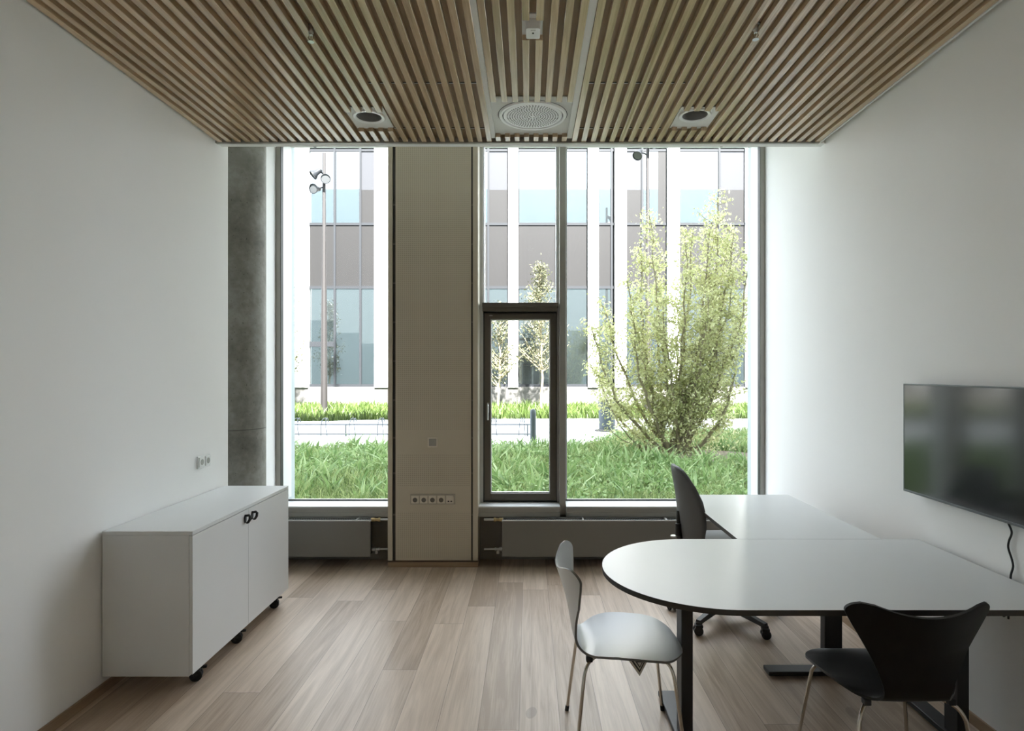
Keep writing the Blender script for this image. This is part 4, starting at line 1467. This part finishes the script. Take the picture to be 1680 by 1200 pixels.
def bushy_tree():
    tb = Vector((2.45, 10.35, ZG))
    t = thing('bushy_tree', 'bushy many-stemmed tree with yellow-green leaves outside the wide window', 'tree', tuple(tb))
    sprays = []
    # (tip x, tip y offset, tip z, outward bulge)
    tips = [(1.05, -0.2, 2.35, -0.62), (1.30, 0.3, 2.75, -0.45), (1.62, -0.3, 3.1, -0.3), (1.95, 0.3, 3.85, -0.25), (2.05, 0.0, 4.25, -0.2), (2.3, 0.5, 3.6, -0.1),
            (2.55, -0.4, 3.7, 0.05), (2.85, 0.2, 4.05, 0.15), (3.05, -0.2, 4.1, 0.25), (3.30, 0.3, 4.65, 0.35), (3.50, 0.0, 4.0, 0.45), (3.62, -0.4, 3.5, 0.55), (3.68, 0.3, 2.9, 0.6), (3.4, -0.5, 2.2, 0.5), (1.2, 0.5, 1.7, -0.5), (2.7, 0.6, 3.2, 0.1), (3.15, 0.4, 3.3, 0.35), (3.45, -0.1, 3.2, 0.4), (2.9, -0.5, 2.9, 0.2), (3.25, 0.1, 4.0, 0.25), (3.55, 0.5, 4.2, 0.45), (2.2, -0.4, 2.8, -0.1), (1.8, 0.1, 2.6, -0.2)]
    for k, (x, oy, z, bl) in enumerate(tips):
        base = tb + Vector((random.uniform(-0.12, 0.22), random.uniform(-0.12, 0.12), -0.02))
        path = grow(base, (x, tb.y + oy, z), (bl * 0.75, oy * 0.3, -0.15), 12, 0.025)
        r0 = random.uniform(0.022, 0.036)
        rad = [r0 * (1 - 0.85 * i / 12) + 0.003 for i in range(13)]
        st = MB().tube(path, rad, 7).build('stem', M['bark'], t, smooth=60)
        tw = MB()
        for i in range(3, 13):
            for _ in range(6):
                p0 = path[i].lerp(path[i - 1], random.random())
                a = random.uniform(0, 2 * PI)
                ln = random.uniform(0.18, 0.52) * (1.1 - 0.45 * i / 12)
                tip = p0 + Vector((math.cos(a) * ln * 0.75, math.sin(a) * ln * 0.75, ln * random.uniform(0.1, 0.9)))
                pp = [p0, p0.lerp(tip, 0.5) + Vector((0, 0, -0.02)), tip]
                tw.tube(pp, [0.006, 0.004, 0.002], 4, caps=False)
                for m in range(24):
                    f_ = random.random() ** 0.7
                    sprays.append(p0.lerp(tip, f_) + Vector((random.gauss(0, 0.05), random.gauss(0, 0.05), random.gauss(0, 0.05))))
        tw.build('twigs', M['bark'], st)
    # low arching branches near the ground
    for tip, bg in (((1.28, 10.1, 1.15), (-0.3, 0, -0.35)), ((1.35, 10.5, 0.62), (-0.2, 0, -0.15)), ((3.35, 10.2, 1.2), (0.3, 0, -0.3)), ((3.5, 10.4, 0.8), (0.3, 0, -0.1))):
        path = grow(tb + Vector((0.03, 0, 0.05)), tip, bg, 10, 0.015)
        MB().tube(path, [0.016 * (1 - 0.8 * i / 10) + 0.002 for i in range(11)], 6).build('stem', M['bark'], t, smooth=60)
        for i in range(4, 11):
            for _ in range(12):
                sprays.append(path[i] + Vector((random.gauss(0, 0.10), random.gauss(0, 0.10), random.gauss(0, 0.09))))
    for _ in range(900):
        sprays.append(Vector((random.gauss(2.55, 0.42), random.gauss(10.3, 0.25), ZG + abs(random.gauss(0.1, 0.22)))))
    leaves(np.array([tuple(p_) for p_ in sprays]), 0.062, M['leaf'], t)
    return t


bushy_tree()


gc = leaves(GROUND_COVER, 0.06, M['weed'], None, 'ground_cover')
tag(gc, 'low leafy ground cover growing between the blades of the near grass', 'weeds', kind='stuff')


def sapling(x, y, top, spread, low, nb, label):
    t = thing('young_tree', label, 'tree', (x, y, ZG), group='slender young trees on the far grass strip')
    path = grow((x, y, ZG - 0.02), (x + random.uniform(-0.1, 0.1), y, top), (0.05, 0, 0), 12, 0.02)
    MB().tube(path, [0.045 * (1 - 0.85 * i / 12) + 0.004 for i in range(13)], 7).build('trunk', M['bark'], t, smooth=60)
    tw = MB()
    sp_ = []
    for k in range(nb):
        f_ = random.uniform(0, 1)
        z = low + (top - low) * f_
        i = min(11, int(12 * (z - ZG) / (top - ZG)))
        p0 = path[i].lerp(path[i + 1], random.random())
        p0.z = z
        a = random.uniform(0, 2 * PI)
        ln = spread * (1.05 - 0.85 * f_) * random.uniform(0.5, 1.1)
        tip = p0 + Vector((math.cos(a) * ln, math.sin(a) * ln, ln * random.uniform(0.6, 1.2)))
        tw.tube([p0, p0.lerp(tip, 0.5) + Vector((0, 0, -0.04)), tip], [0.012, 0.008, 0.004], 4, caps=False)
        for m in range(26):
            sp_.append(p0.lerp(tip, random.random() ** 0.6) + Vector((random.gauss(0, 0.09), random.gauss(0, 0.09), random.gauss(0, 0.09))))
    tw.build('branches', M['bark'], t)
    leaves(np.array([tuple(p_) for p_ in sp_]), 0.11, M['leaf_pale'], t)
    return t


sapling(0.46, 22.0, 5.35, 1.05, 1.5, 100, 'slender young tree right beyond the bronze opening sash')
sapling(-1.12, 22.2, 3.9, 0.95, 1.0, 60, 'small young tree beside the pilaster, beyond the bronze sash')
sapling(-8.65, 21.6, 4.6, 0.75, 1.3, 60, 'young tree half hidden by the frame of the narrow window')
